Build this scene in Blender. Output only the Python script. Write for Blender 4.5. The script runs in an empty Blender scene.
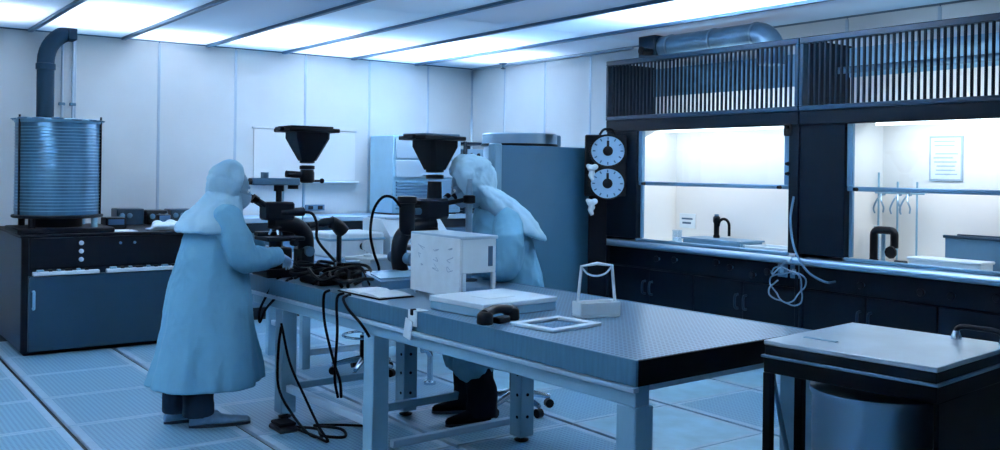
import bpy, bmesh, math, random
from mathutils import Vector, Matrix, noise
random.seed(7)
PI = math.pi
R = math.radians
scene = bpy.context.scene
COL = scene.collection

# ------------------------------------------------------------------ camera
cam_d = bpy.data.cameras.new('camera')
cam_d.sensor_width = 36.0
cam_d.lens = 34.09
cam_d.shift_y = -0.055
cam_d.clip_start = 0.05
cam_d.clip_end = 60
cam = bpy.data.objects.new('camera', cam_d)
COL.objects.link(cam)
yaw, roll = R(36.0), R(0.75)
fw = Vector((math.sin(yaw), math.cos(yaw), 0))
rt = Vector((math.cos(yaw), -math.sin(yaw), 0))
up = Vector((0, 0, 1))
cxv = rt * math.cos(roll) + up * math.sin(roll)
cyv = -rt * math.sin(roll) + up * math.cos(roll)
cm = Matrix((cxv, cyv, -fw)).transposed().to_4x4()
cm.translation = Vector((0, 0, 1.6))
cam.matrix_world = cm
scene.camera = cam

# ------------------------------------------------------------------ world, light, exposure
w = bpy.data.worlds.new('world')
scene.world = w
w.use_nodes = True
w.node_tree.nodes['Background'].inputs[0].default_value = (0.30, 0.55, 0.85, 1)
w.node_tree.nodes['Background'].inputs[1].default_value = 0.05
LIGHT = (1.0, 0.93, 0.94)
vs = scene.view_settings
vs.view_transform = 'Standard'
vs.look = 'None'
vs.exposure = 0.0
vs.gamma = 1.0
vs.use_curve_mapping = False


def area(name, loc, sx, sy, power, rot=(0, 0, 0), color=LIGHT, spread=180):
    d = bpy.data.lights.new(name, 'AREA')
    d.shape = 'RECTANGLE'
    d.size, d.size_y = sx, sy
    d.energy = power
    d.color = color
    d.spread = R(spread)
    o = bpy.data.objects.new(name, d)
    COL.objects.link(o)
    o.location = loc
    o.rotation_euler = rot
    return o


ZC = 2.91          # ceiling height
XR, YB = 6.95, 10.2  # right and back wall
XL, YF = -2.2, -1.6  # left and front wall
# lamps and added fill lights in the plenum above the diffuser panels: (x, y, size x, size y, watts)
for lx, ly, sx, sy, pw in [
        (2.14, 8.9, .6, 1.4, 62), (3.89, 9.0, .6, 1.2, 110), (5.64, 8.85, .6, 1.5, 300),
        (1.27, 9.2, .5, .9, 22), (6.52, 8.9, .5, 1.2, 30), (4.77, 9.3, .5, .9, 170), (3.02, 9.75, .5, .5, 30),  # the light in the last strip is added to brighten the corner
        (5.64, 4.75, .6, 2.0, 250),
        (0.39, 7.4, .6, 1.8, 200), (0.39, 4.6, .6, 1.8, 110),  # this row and the next: unseen, set for light from the left
        (-0.9, 6.4, .6, 1.8, 240), (-0.9, 3.2, .6, 2.0, 230),
        (3.02, 2.7, .6, 1.5, 90), (3.89, 4.3, .6, 1.2, 90)]:  # unseen, added above the table to brighten its top
    area('plenum_lamp_or_fill', (lx, ly, ZC + .25), sx, sy, pw, color=(.90, .90, .97) if lx > 5 else LIGHT)

# weak fill added above every strip so the unlit panels glow faintly
for k in range(7):
    area('strip_fill', (1.27 + .875 * k, 6.2, ZC + .42), .6, 7.4, 13)

# ------------------------------------------------------------------ helpers
WM = {}


def ident():
    return Matrix.Identity(4)


class MB:
    def __init__(self):
        self.v = []
        self.f = []
        self.m = []
        self.mi = 0

    def add(self, vs_, fs_):
        n = len(self.v)
        self.v += [Vector(p) for p in vs_]
        self.f += [tuple(i + n for i in f) for f in fs_]
        self.m += [self.mi] * len(fs_)
        return self

    def box(self, x0, x1, y0, y1, z0, z1, b=0.0, mat=None):
        if x0 > x1: x0, x1 = x1, x0
        if y0 > y1: y0, y1 = y1, y0
        if z0 > z1: z0, z1 = z1, z0
        b = min(b, .45 * min(x1 - x0, y1 - y0, z1 - z0))
        M = mat if mat is not None else ident()
        if b <= 0:
            vs_ = [(x, y, z) for z in (z0, z1) for y in (y0, y1) for x in (x0, x1)]
            fs_ = [(0, 2, 3, 1), (4, 5, 7, 6), (0, 1, 5, 4), (2, 6, 7, 3), (0, 4, 6, 2), (1, 3, 7, 5)]
            return self.add([M @ Vector(p) for p in vs_], fs_)
        bm = bmesh.new()
        bmesh.ops.create_cube(bm, size=1)
        for q in bm.verts:
            q.co = Vector(((x0 + x1) / 2 + q.co.x * (x1 - x0), (y0 + y1) / 2 + q.co.y * (y1 - y0), (z0 + z1) / 2 + q.co.z * (z1 - z0)))
        bmesh.ops.bevel(bm, geom=bm.edges[:], offset=b, segments=1, affect='EDGES')
        bm.verts.index_update()
        self.add([M @ q.co for q in bm.verts], [tuple(q.index for q in f.verts) for f in bm.faces])
        bm.free()
        return self

    def ring(self, c, ax, r, n, ry=None):
        ax = Vector(ax).normalized()
        a = Vector((0, 0, 1)) if abs(ax.z) < .9 else Vector((1, 0, 0))
        u = ax.cross(a).normalized()
        w_ = ax.cross(u)
        return [Vector(c) + u * (r * math.cos(2 * PI * k / n)) + w_ * ((ry or r) * math.sin(2 * PI * k / n)) for k in range(n)]

    def loft(self, rings, cap=True, closed=False):
        n = len(rings[0])
        vs_ = [p for r_ in rings for p in r_]
        fs_ = []
        m = len(rings)
        for i in range(m if closed else m - 1):
            j = (i + 1) % m
            for k in range(n):
                l = (k + 1) % n
                fs_.append((i * n + k, i * n + l, j * n + l, j * n + k))
        if cap and not closed:
            fs_.append(tuple(reversed(range(n))))
            fs_.append(tuple((m - 1) * n + k for k in range(n)))
        return self.add(vs_, fs_)

    def cyl(self, p0, p1, r0, r1=None, n=14):
        p0, p1 = Vector(p0), Vector(p1)
        r1 = r0 if r1 is None else r1
        return self.loft([self.ring(p0, p1 - p0, r0, n), self.ring(p1, p1 - p0, r1, n)])

    def tube(self, pts, r, n=8, closed=False):
        pts = [Vector(p) for p in pts]
        m = len(pts)
        rs = r if isinstance(r, (list, tuple)) else [r] * m
        rings = []
        u = None
        for i in range(m):
            if closed:
                t = pts[(i + 1) % m] - pts[i - 1]
            else:
                t = pts[min(i + 1, m - 1)] - pts[max(i - 1, 0)]
            t.normalize()
            if u is None:
                a = Vector((0, 0, 1)) if abs(t.z) < .9 else Vector((1, 0, 0))
                u = t.cross(a).normalized()
            else:
                u = (u - t * u.dot(t))
                u = u.normalized() if u.length > 1e-6 else t.orthogonal().normalized()
            w_ = t.cross(u)
            rings.append([pts[i] + u * (rs[i] * math.cos(2 * PI * k / n)) + w_ * (rs[i] * math.sin(2 * PI * k / n)) for k in range(n)])
        return self.loft(rings, closed=closed)

    def lathe(self, c, prof, n=24, ax=(0, 0, 1)):
        ax = Vector(ax).normalized()
        rings = [self.ring(Vector(c) + ax * z, ax, max(r, 1e-4), n) for r, z in prof]
        return self.loft(rings)

    def prism(self, pts, d):
        d = Vector(d)
        a = [Vector(p) for p in pts]
        return self.loft([a, [p + d for p in a]])

    def ell(self, c, rx, ry, rz, n=16, m=10, rot=None):
        c = Vector(c)
        rings = []
        for i in range(m + 1):
            t = PI * (i + .02 if i == 0 else (i - .02 if i == m else i)) / m
            rr = [Vector((rx * math.sin(t) * math.cos(2 * PI * k / n), ry * math.sin(t) * math.sin(2 * PI * k / n), -rz * math.cos(t))) for k in range(n)]
            rings.append([c + (rot @ p if rot else p) for p in rr])
        return self.loft(rings)

    def mesh(self, name, mats, smooth=True, ang=38):
        me = bpy.data.meshes.new(name)
        me.from_pydata([tuple(p) for p in self.v], [], self.f)
        for mm in (mats if isinstance(mats, (list, tuple)) else [mats]):
            me.materials.append(mm)
        me.polygons.foreach_set('material_index', self.m)
        bm = bmesh.new()
        bm.from_mesh(me)
        bmesh.ops.recalc_face_normals(bm, faces=bm.faces[:])
        bm.to_mesh(me)
        bm.free()
        if smooth:
            me.polygons.foreach_set('use_smooth', [True] * len(me.polygons))
            me.set_sharp_from_angle(angle=R(ang))
        me.update()
        return me

    def build(self, name, mats, parent=None, local=False, smooth=True, label=None, ang=38):
        """verts are world coordinates unless local; they are moved into the parent's frame"""
        if parent is not None and not local:
            inv = WM[parent.name].inverted()
            self.v = [inv @ p for p in self.v]
        o = bpy.data.objects.new(name, self.mesh(name, mats, smooth, ang))
        COL.objects.link(o)
        if parent is not None:
            o.parent = parent
            WM[o.name] = WM[parent.name]
        else:
            WM[o.name] = ident()
        if label:
            o['label'] = label
        return o


def tag(o, label=None, cat=None, group=None, kind=None):
    if label: o['label'] = label
    if cat: o['category'] = cat
    if group: o['group'] = group
    if kind: o['kind'] = kind
    return o


def thing(name, label, cat, loc=(0, 0, 0), rz=0.0, group=None):
    o = bpy.data.objects.new(name, None)
    o.empty_display_size = .1
    COL.objects.link(o)
    o.location = loc
    o.rotation_euler = (0, 0, rz)
    WM[o.name] = Matrix.Translation(Vector(loc)) @ Matrix.Rotation(rz, 4, 'Z')
    return tag(o, label, cat, group)


def inst(me, name, parent, loc=(0, 0, 0), rz=0):
    o = bpy.data.objects.new(name, me)
    COL.objects.link(o)
    o.parent = parent
    o.location = loc
    o.rotation_euler = (0, 0, rz)
    return o


def single(name, mb, mat, label, cat, base, group=None, **k):
    """a thing that is one mesh, its origin at base"""
    base = Vector(base)
    mb.v = [p - base for p in mb.v]
    o = mb.build(name, mat, None, **k)
    o.location = base
    return tag(o, label, cat, group)


def spline(pts, n=6):
    """Catmull-Rom through pts"""
    P = [Vector(p) for p in pts]
    P = [P[0] * 2 - P[1]] + P + [P[-1] * 2 - P[-2]]
    out = []
    for i in range(1, len(P) - 2):
        for k in range(n):
            t = k / n
            a, b, c, d = P[i - 1], P[i], P[i + 1], P[i + 2]
            out.append(.5 * ((2 * b) + (c - a) * t + (2 * a - 5 * b + 4 * c - d) * t * t + (3 * b - a - 3 * c + d) * t ** 3))
    out.append(P[-2])
    return out


def remesh(mb, name, mat, vox=.012, smooth=6, sub=0, noise=None):
    me = bpy.data.meshes.new('tmp')
    me.from_pydata([tuple(p) for p in mb.v], [], mb.f)
    bm = bmesh.new()
    bm.from_mesh(me)
    bmesh.ops.recalc_face_normals(bm, faces=bm.faces[:])
    bm.to_mesh(me)
    bm.free()
    o = bpy.data.objects.new('tmp', me)
    COL.objects.link(o)
    m = o.modifiers.new('r', 'REMESH')
    m.mode = 'VOXEL'
    m.voxel_size = vox
    s = o.modifiers.new('s', 'SMOOTH')
    s.iterations = smooth
    s.factor = .5
    dg = bpy.context.evaluated_depsgraph_get()
    out = bpy.data.meshes.new_from_object(o.evaluated_get(dg))
    bpy.data.objects.remove(o)
    bpy.data.meshes.remove(me)
    out.name = name
    out.materials.clear()
    out.materials.append(mat)
    out.polygons.foreach_set('use_smooth', [True] * len(out.polygons))
    return out


# ------------------------------------------------------------------ materials
def mat(name, rgb, rough=.5, metal=0.0, spec=.5, var=.0, vscale=6.0, bump=0.0, bscale=40.0, stretch=(1, 1, 1), trans=0.0, coat=0.0):
    m = bpy.data.materials.new(name)
    m.use_nodes = True
    nt = m.node_tree
    rgb = (rgb[0], rgb[1], rgb[2] * .95)
    b = nt.nodes['Principled BSDF']
    b.inputs['Base Color'].default_value = (*rgb, 1)
    b.inputs['Roughness'].default_value = rough
    b.inputs['Metallic'].default_value = metal
    b.inputs['Specular IOR Level'].default_value = spec
    b.inputs['Coat Weight'].default_value = coat
    if var or bump:
        tc = nt.nodes.new('ShaderNodeTexCoord')
        mp = nt.nodes.new('ShaderNodeMapping')
        mp.inputs['Scale'].default_value = stretch
        nt.links.new(tc.outputs['Object'], mp.inputs[0])
    if var:
        no = nt.nodes.new('ShaderNodeTexNoise')
        no.inputs['Scale'].default_value = vscale
        no.inputs['Detail'].default_value = 5
        nt.links.new(mp.outputs[0], no.inputs['Vector'])
        cr = nt.nodes.new('ShaderNodeValToRGB')
        cr.color_ramp.elements[0].position = .3
        cr.color_ramp.elements[1].position = .7
        cr.color_ramp.elements[0].color = (*[c * (1 - var) for c in rgb], 1)
        cr.color_ramp.elements[1].color = (*[min(1, c * (1 + var)) for c in rgb], 1)
        nt.links.new(no.outputs['Fac'], cr.inputs[0])
        nt.links.new(cr.outputs[0], b.inputs['Base Color'])
    if bump:
        nb = nt.nodes.new('ShaderNodeTexNoise')
        nb.inputs['Scale'].default_value = bscale
        nb.inputs['Detail'].default_value = 4
        nt.links.new(mp.outputs[0], nb.inputs['Vector'])
        bp = nt.nodes.new('ShaderNodeBump')
        bp.inputs['Strength'].default_value = bump
        bp.inputs['Distance'].default_value = .01
        nt.links.new(nb.outputs['Fac'], bp.inputs['Height'])
        nt.links.new(bp.outputs[0], b.inputs['Normal'])
    return m


def perf(name, rgb, hole, pitch, rad, rough=.4, metal=0.0, spec=.5):
    """perforated sheet: a square grid of small dark holes"""
    m = mat(name, rgb, rough, metal, spec)
    rgb = (rgb[0], rgb[1], rgb[2] * .95)
    nt = m.node_tree
    b = nt.nodes['Principled BSDF']
    tc = nt.nodes.new('ShaderNodeTexCoord')
    sc = nt.nodes.new('ShaderNodeVectorMath'); sc.operation = 'SCALE'
    sc.inputs['Scale'].default_value = 1 / pitch
    nt.links.new(tc.outputs['Object'], sc.inputs[0])
    fr = nt.nodes.new('ShaderNodeVectorMath'); fr.operation = 'FRACTION'
    nt.links.new(sc.outputs[0], fr.inputs[0])
    sb = nt.nodes.new('ShaderNodeVectorMath'); sb.operation = 'SUBTRACT'
    sb.inputs[1].default_value = (.5, .5, 0)
    nt.links.new(fr.outputs[0], sb.inputs[0])
    ml = nt.nodes.new('ShaderNodeVectorMath'); ml.operation = 'MULTIPLY'
    ml.inputs[1].default_value = (1, 1, 0)
    nt.links.new(sb.outputs[0], ml.inputs[0])
    ln = nt.nodes.new('ShaderNodeVectorMath'); ln.operation = 'LENGTH'
    nt.links.new(ml.outputs[0], ln.inputs[0])
    cr = nt.nodes.new('ShaderNodeValToRGB')
    cr.color_ramp.elements[0].position = rad - .04
    cr.color_ramp.elements[1].position = rad + .04
    cr.color_ramp.elements[0].color = (*hole, 1)
    cr.color_ramp.elements[1].color = (*rgb, 1)
    nt.links.new(ln.outputs['Value'], cr.inputs[0])
    nt.links.new(cr.outputs[0], b.inputs['Base Color'])
    return m


def emis(name, rgb, s):
    m = bpy.data.materials.new(name)
    m.use_nodes = True
    b = m.node_tree.nodes['Principled BSDF']
    b.inputs['Base Color'].default_value = (*rgb, 1)
    b.inputs['Emission Color'].default_value = (*rgb, 1)
    b.inputs['Emission Strength'].default_value = s
    return m


def diffuser(name, rgb, tr):
    m = bpy.data.materials.new(name)
    m.use_nodes = True
    nt = m.node_tree
    nt.nodes.remove(nt.nodes['Principled BSDF'])
    d = nt.nodes.new('ShaderNodeBsdfDiffuse')
    d.inputs[0].default_value = (*rgb, 1)
    t = nt.nodes.new('ShaderNodeBsdfTranslucent')
    t.inputs[0].default_value = (*tr, 1)
    a = nt.nodes.new('ShaderNodeMixShader')
    a.inputs[0].default_value = .5
    nt.links.new(d.outputs[0], a.inputs[1])
    nt.links.new(t.outputs[0], a.inputs[2])
    nt.links.new(a.outputs[0], nt.nodes['Material Output'].inputs[0])
    return m


def glass(name, tint=(.93, .97, 1), refl=.06, rough=.02):
    m = bpy.data.materials.new(name)
    m.use_nodes = True
    nt = m.node_tree
    nt.nodes.remove(nt.nodes['Principled BSDF'])
    t = nt.nodes.new('ShaderNodeBsdfTransparent')
    t.inputs[0].default_value = (*tint, 1)
    g = nt.nodes.new('ShaderNodeBsdfGlossy')
    g.inputs['Roughness'].default_value = rough
    a = nt.nodes.new('ShaderNodeMixShader')
    a.inputs[0].default_value = refl
    nt.links.new(t.outputs[0], a.inputs[1])
    nt.links.new(g.outputs[0], a.inputs[2])
    nt.links.new(a.outputs[0], nt.nodes['Material Output'].inputs[0])
    return m


M = {}
M['wall'] = mat('wall_panel_paint', (.525, .585, .65), .38, 0, .4, var=.05, vscale=1.5)
M['seam'] = mat('seam_metal', (.36, .47, .60), .3, .4)
M['seam_dark'] = mat('seam_gap', (.06, .13, .22), .6)
M['ceil'] = diffuser('ceiling_diffuser', (.24, .60, .86), (.91, .955, 1.0))
M['tbar'] = mat('ceiling_bar', (.05, .14, .26), .45)
M['plenum'] = mat('plenum_white', (.72, .76, .8), .7)
M['subfloor'] = mat('subfloor_dark', (.004, .01, .02), .8)
M['tile_edge'] = mat('tile_border', (.30, .45, .60), .35, 0, .5, var=.08, vscale=20)
M['tile_perf'] = perf('tile_perforated', (.17, .35, .51), (.085, .21, .35), .03, .30, .36)
M['tile_plain'] = mat('tile_plain', (.23, .45, .61), .3, 0, .5, var=.18, vscale=5)
M['black'] = mat('black_metal', (.0015, .004, .009), .42, 0, .22)
M['blackm'] = mat('black_matt', (.001, .003, .007), .6, 0, .12)
M['rubber'] = mat('black_rubber', (.0008, .002, .005), .55, 0, .10)
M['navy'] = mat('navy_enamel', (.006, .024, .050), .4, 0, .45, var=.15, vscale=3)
M['navy2'] = mat('navy_door', (.010, .040, .076), .38, 0, .5, var=.15, vscale=3)
M['hood'] = mat('hood_enamel', (.0010, .006, .014), .45, 0, .14, var=.2, vscale=3)
M['hoodframe'] = mat('hood_frame', (.006, .030, .062), .4, 0, .3, var=.15, vscale=4)
M['slat'] = mat('slat_enamel', (.0012, .009, .022), .5, 0, .12)
M['steelblue'] = mat('steel_blue', (.13, .28, .44), .32, .35, .5, var=.12, vscale=4)
M['frame'] = mat('frame_enamel', (.22, .42, .59), .35, 0, .5, var=.06, vscale=5)
M['frame_light'] = mat('frame_bright', (.42, .58, .74), .3, .2)
M['apron'] = mat('apron_steel', (.07, .19, .30), .3, .4, .5, var=.1, vscale=6, stretch=(1, 8, 1))
M['top_perf'] = perf('tabletop_perforated', (.16, .31, .47), (.015, .05, .10), .025, .31, .28, .45)
M['chrome'] = mat('chrome', (.50, .64, .78), .16, .9)
M['steel'] = mat('brushed_steel', (.28, .43, .58), .3, .8, bump=.08, bscale=30, stretch=(1, 1, .05))
M['white'] = mat('white_plastic', (.64, .76, .87), .4, 0, .45, var=.04, vscale=6)
M['paper'] = mat('paper', (.70, .80, .89), .7, 0, .2, var=.05, vscale=15)
M['hoodwhite'] = mat('hood_liner', (.80, .82, .84), .55, 0, .3, var=.02, vscale=2)
M['ink'] = mat('ink', (.05, .12, .22), .7)
M['ink_pale'] = mat('pale_ink', (.35, .47, .6), .7)
M['coat'] = mat('coat_fabric', (.135, .35, .53), .75, 0, .2, var=.06, vscale=4, bump=.25, bscale=14)
M['hoodcloth'] = mat('hood_fabric', (.31, .53, .71), .75, 0, .2, var=.06, vscale=5, bump=.3, bscale=16)
M['glove'] = mat('glove_latex', (.50, .66, .82), .5, 0, .4, var=.05, vscale=20)
M['skin'] = mat('skin', (.17, .30, .44), .55, 0, .35, var=.08, vscale=20)
M['mask'] = mat('mask_cloth', (.22, .38, .56), .75)
M['trouser'] = mat('trouser_cloth', (.012, .03, .055), .8, 0, .15, var=.2, vscale=8, bump=.3, bscale=20)
M['trouser_black'] = mat('black_trouser_cloth', (.002, .005, .01), .85, 0, .1)
M['shoe'] = mat('shoe_cover', (.20, .36, .54), .7, 0, .2, var=.15, vscale=20, bump=.4, bscale=40)
M['sole'] = mat('shoe_sole', (.01, .03, .06), .6)
M['foil'] = mat('foil_wrap', (.04, .13, .23), .32, .55, .5, var=.3, vscale=9, bump=.5, bscale=7, stretch=(1, 1, .35))
M['foil_rib'] = mat('foil_rib', (.12, .27, .41), .35, .5)
M['locker'] = mat('locker_enamel', (.04, .135, .235), .4, 0, .5, var=.05, vscale=3)
M['locker_edge'] = mat('locker_edge', (.16,.32,.47), .35, .2)
M['counter'] = mat('counter_laminate', (.20, .36, .54), .4)
M['counter_front'] = mat('counter_front', (.15, .29, .45), .45)
M['dial'] = mat('dial_face', (.30, .50, .72), .45)
M['grey'] = mat('grey_enamel', (.09, .20, .32), .4, .2)
M['cable_light'] = mat('pale_cable', (.16, .28, .42), .45)
M['duct'] = mat('galvanised_duct', (.16, .30, .45), .34, .5, .5, var=.15, vscale=6)
M['glass'] = glass('sash_glass')
M['acrylic'] = glass('clear_acrylic', (.86, .94, 1), .10, .05)
M['lamp'] = emis('lamp_or_fill_tube', (.92, .97, 1), 4.0)
M['lid'] = mat('lid_steel', (.50, .62, .73), .30, .3, .5, var=.12, vscale=4)
M['pipe'] = mat('pipe_enamel', (.007, .030, .060), .6, 0, .15)
M['board'] = mat('board_enamel', (.60, .655, .71), .3, 0, .4)
M['screen'] = mat('small_display', (.05, .14, .3), .25)

# ------------------------------------------------------------------ floor
PX, PY = .88, .82
X0, Y0 = 1.27, 6.22
floor = tag(MB().box(XL, XR, YF, YB, -.12, -.022).build('floor', M['subfloor']), kind='structure')


def tile_mesh(name, m_in):
    g = .017
    mb = MB()
    x, y = PX / 2 - g, PY / 2 - .004
    b = .05
    o = [(-x, -y), (x, -y), (x, y), (-x, y)]
    i = [(-x + b, -y + .03), (x - b, -y + .03), (x - b, y - .03), (-x + b, y - .03)]
    e = .003
    ot = [(a * (1 - e / abs(a)), c * (1 - e / abs(c)), 0) for a, c in o]
    vs_ = [(*p, -.03) for p in o] + [(*p, -e) for p in o] + ot + [(*p, 0) for p in i]
    fs_ = []
    for k in range(4):
        l = (k + 1) % 4
        fs_ += [(k, l, 4 + l, 4 + k), (4 + k, 4 + l, 8 + l, 8 + k), (8 + k, 8 + l, 12 + l, 12 + k)]
    fs_.append((3, 2, 1, 0))
    mb.add(vs_, fs_)
    mb.mi = 1
    mb.add([(*p, 0) for p in i], [(0, 1, 2, 3)])
    return mb.mesh(name, [M['tile_edge'], m_in], smooth=False)


t_perf, t_plain = tile_mesh('floor_tile', M['tile_perf']), tile_mesh('floor_tile', M['tile_plain'])
for i in range(-4, 7):
    for j in range(-10, 5):
        cx, cy = X0 + (i + .5) * PX, Y0 + (j + .5) * PY
        if cx - PX / 2 < XL - .01 or cx + PX / 2 > XR + .01 or cy + PY / 2 > YB + .01 or cy - PY / 2 < YF - .01: continue
        inst(t_plain if (i >= 3 and (i + j) % 5 != 1) else t_perf, 'floor_tile', floor, (cx, cy, 0))

# ------------------------------------------------------------------ walls
SEAMS = [2.95 + .83 * k for k in range(-6, 5)]


def wall_back():
    o = tag(MB().box(XL - .1, XR + .1, YB + .012, YB + .12, -.12, ZC + .5).build('wall_back', M['seam_dark']), kind='structure')
    xs = [XL] + [s for s in SEAMS if XL < s < XR - .2] + [XR]
    for a, b in zip(xs[:-1], xs[1:]):
        MB().box(a + .006, b - .006, YB - .006, YB + .02, 0, ZC - .01, .004).build('wall_panel', M['wall'], o)
    for s in xs[1:-1]:
        MB().box(s - .016, s + .016, YB - .012, YB + .012, .02, ZC - .02, .005).build('seam_strip', M['seam'], o)
    return o


wall_back()
o = tag(MB().box(XR + .012, XR + .12, YF - .1, YB + .1, -.12, ZC + .5).build('wall_right', M['seam_dark']), kind='structure')
ys = [YB] + [9.48 - .8 * k for k in range(0, 14)]
ys = [y for y in ys if y > YF] + [YF]
for a, b in zip(ys[1:], ys[:-1]):
    MB().box(XR - .006, XR + .02, a + .006, b - .006, 0, ZC - .01, .004).build('wall_panel', M['wall'], o)
for s in ys[1:-1]:
    MB().box(XR - .012, XR + .012, s - .016, s + .016, .02, ZC - .02, .005).build('seam_strip', M['seam'], o)
tag(MB().box(XL - .1, XL, YF - .1, YB + .1, -.12, ZC + .5).build('wall_left', M['wall']), kind='structure')
tag(MB().box(XL - .1, XR + .1, YF - .1, YF, -.12, ZC + .5).build('wall_front', M['wall']), kind='structure')
tag(MB().box(XR - .035, XR - .006, 7.2, YB - .03, ZC - .03, ZC - .004, .006).build('trim_1', M['seam']), kind='structure')
tag(MB().box(XR - .03, XR - .006, YB - .03, YB - .006, .02, ZC - .03, .006).build('trim_2', M['seam']), kind='structure')

# ------------------------------------------------------------------ ceiling: deck, diffuser panels, bars
JOINTS = [1.71 + .875 * k for k in range(-5, 6)]
ceil = tag(MB().box(XL - .1, XR + .1, YF - .1, YB + .1, ZC + .5, ZC + .6).build('ceiling', M['plenum']), kind='structure')
js = [XL] + [j for j in JOINTS if XL + .1 < j < XR - .2] + [XR]
for a, b in zip(js[:-1], js[1:]):
    for y0, y1 in ((YF, 1.0), (1.0, 3.6), (3.6, 6.9), (6.9, YB)):
        MB().box(a + .02, b - .02, y0 + .0015, y1 - .0015, ZC + .004, ZC + .012).build('ceiling_panel', M['ceil'], ceil, smooth=False)
for j in js[1:-1]:
    MB().box(j - .022, j + .022, YF, YB - .012, ZC - .022, ZC + .03).build('ceiling_bar', M['tbar'], ceil, smooth=False)
    MB().box(j - .02, j + .02, YF, YB - .012, ZC + .03, ZC + .5).build('plenum_baffle', M['plenum'], ceil, smooth=False)  # unseen, added to keep the light within its own strip
# closers where the panels meet across
for y in (1.0, 3.6, 6.9):
    MB().box(XL, XR, y - .01, y + .01, ZC + .013, ZC + .5).build('plenum_divider', M['plenum'], ceil, smooth=False)

# ------------------------------------------------------------------ fume hoods
HX = 6.30          # front plane


def rounded_bar(mb, y0, y1, x, z, rx, rz, n=12):
    def rg(y):
        return [Vector((x + rx * math.cos(2 * PI * k / n), y, z + rz * math.sin(2 * PI * k / n))) for k in range(n)]
    return mb.loft([rg(y0), rg(y1)])


slat_me = MB().box(-.008, .010, -.0095, .0095, 2.135, 2.625, .003).mesh('slat', M['slat'], smooth=False)


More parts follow.
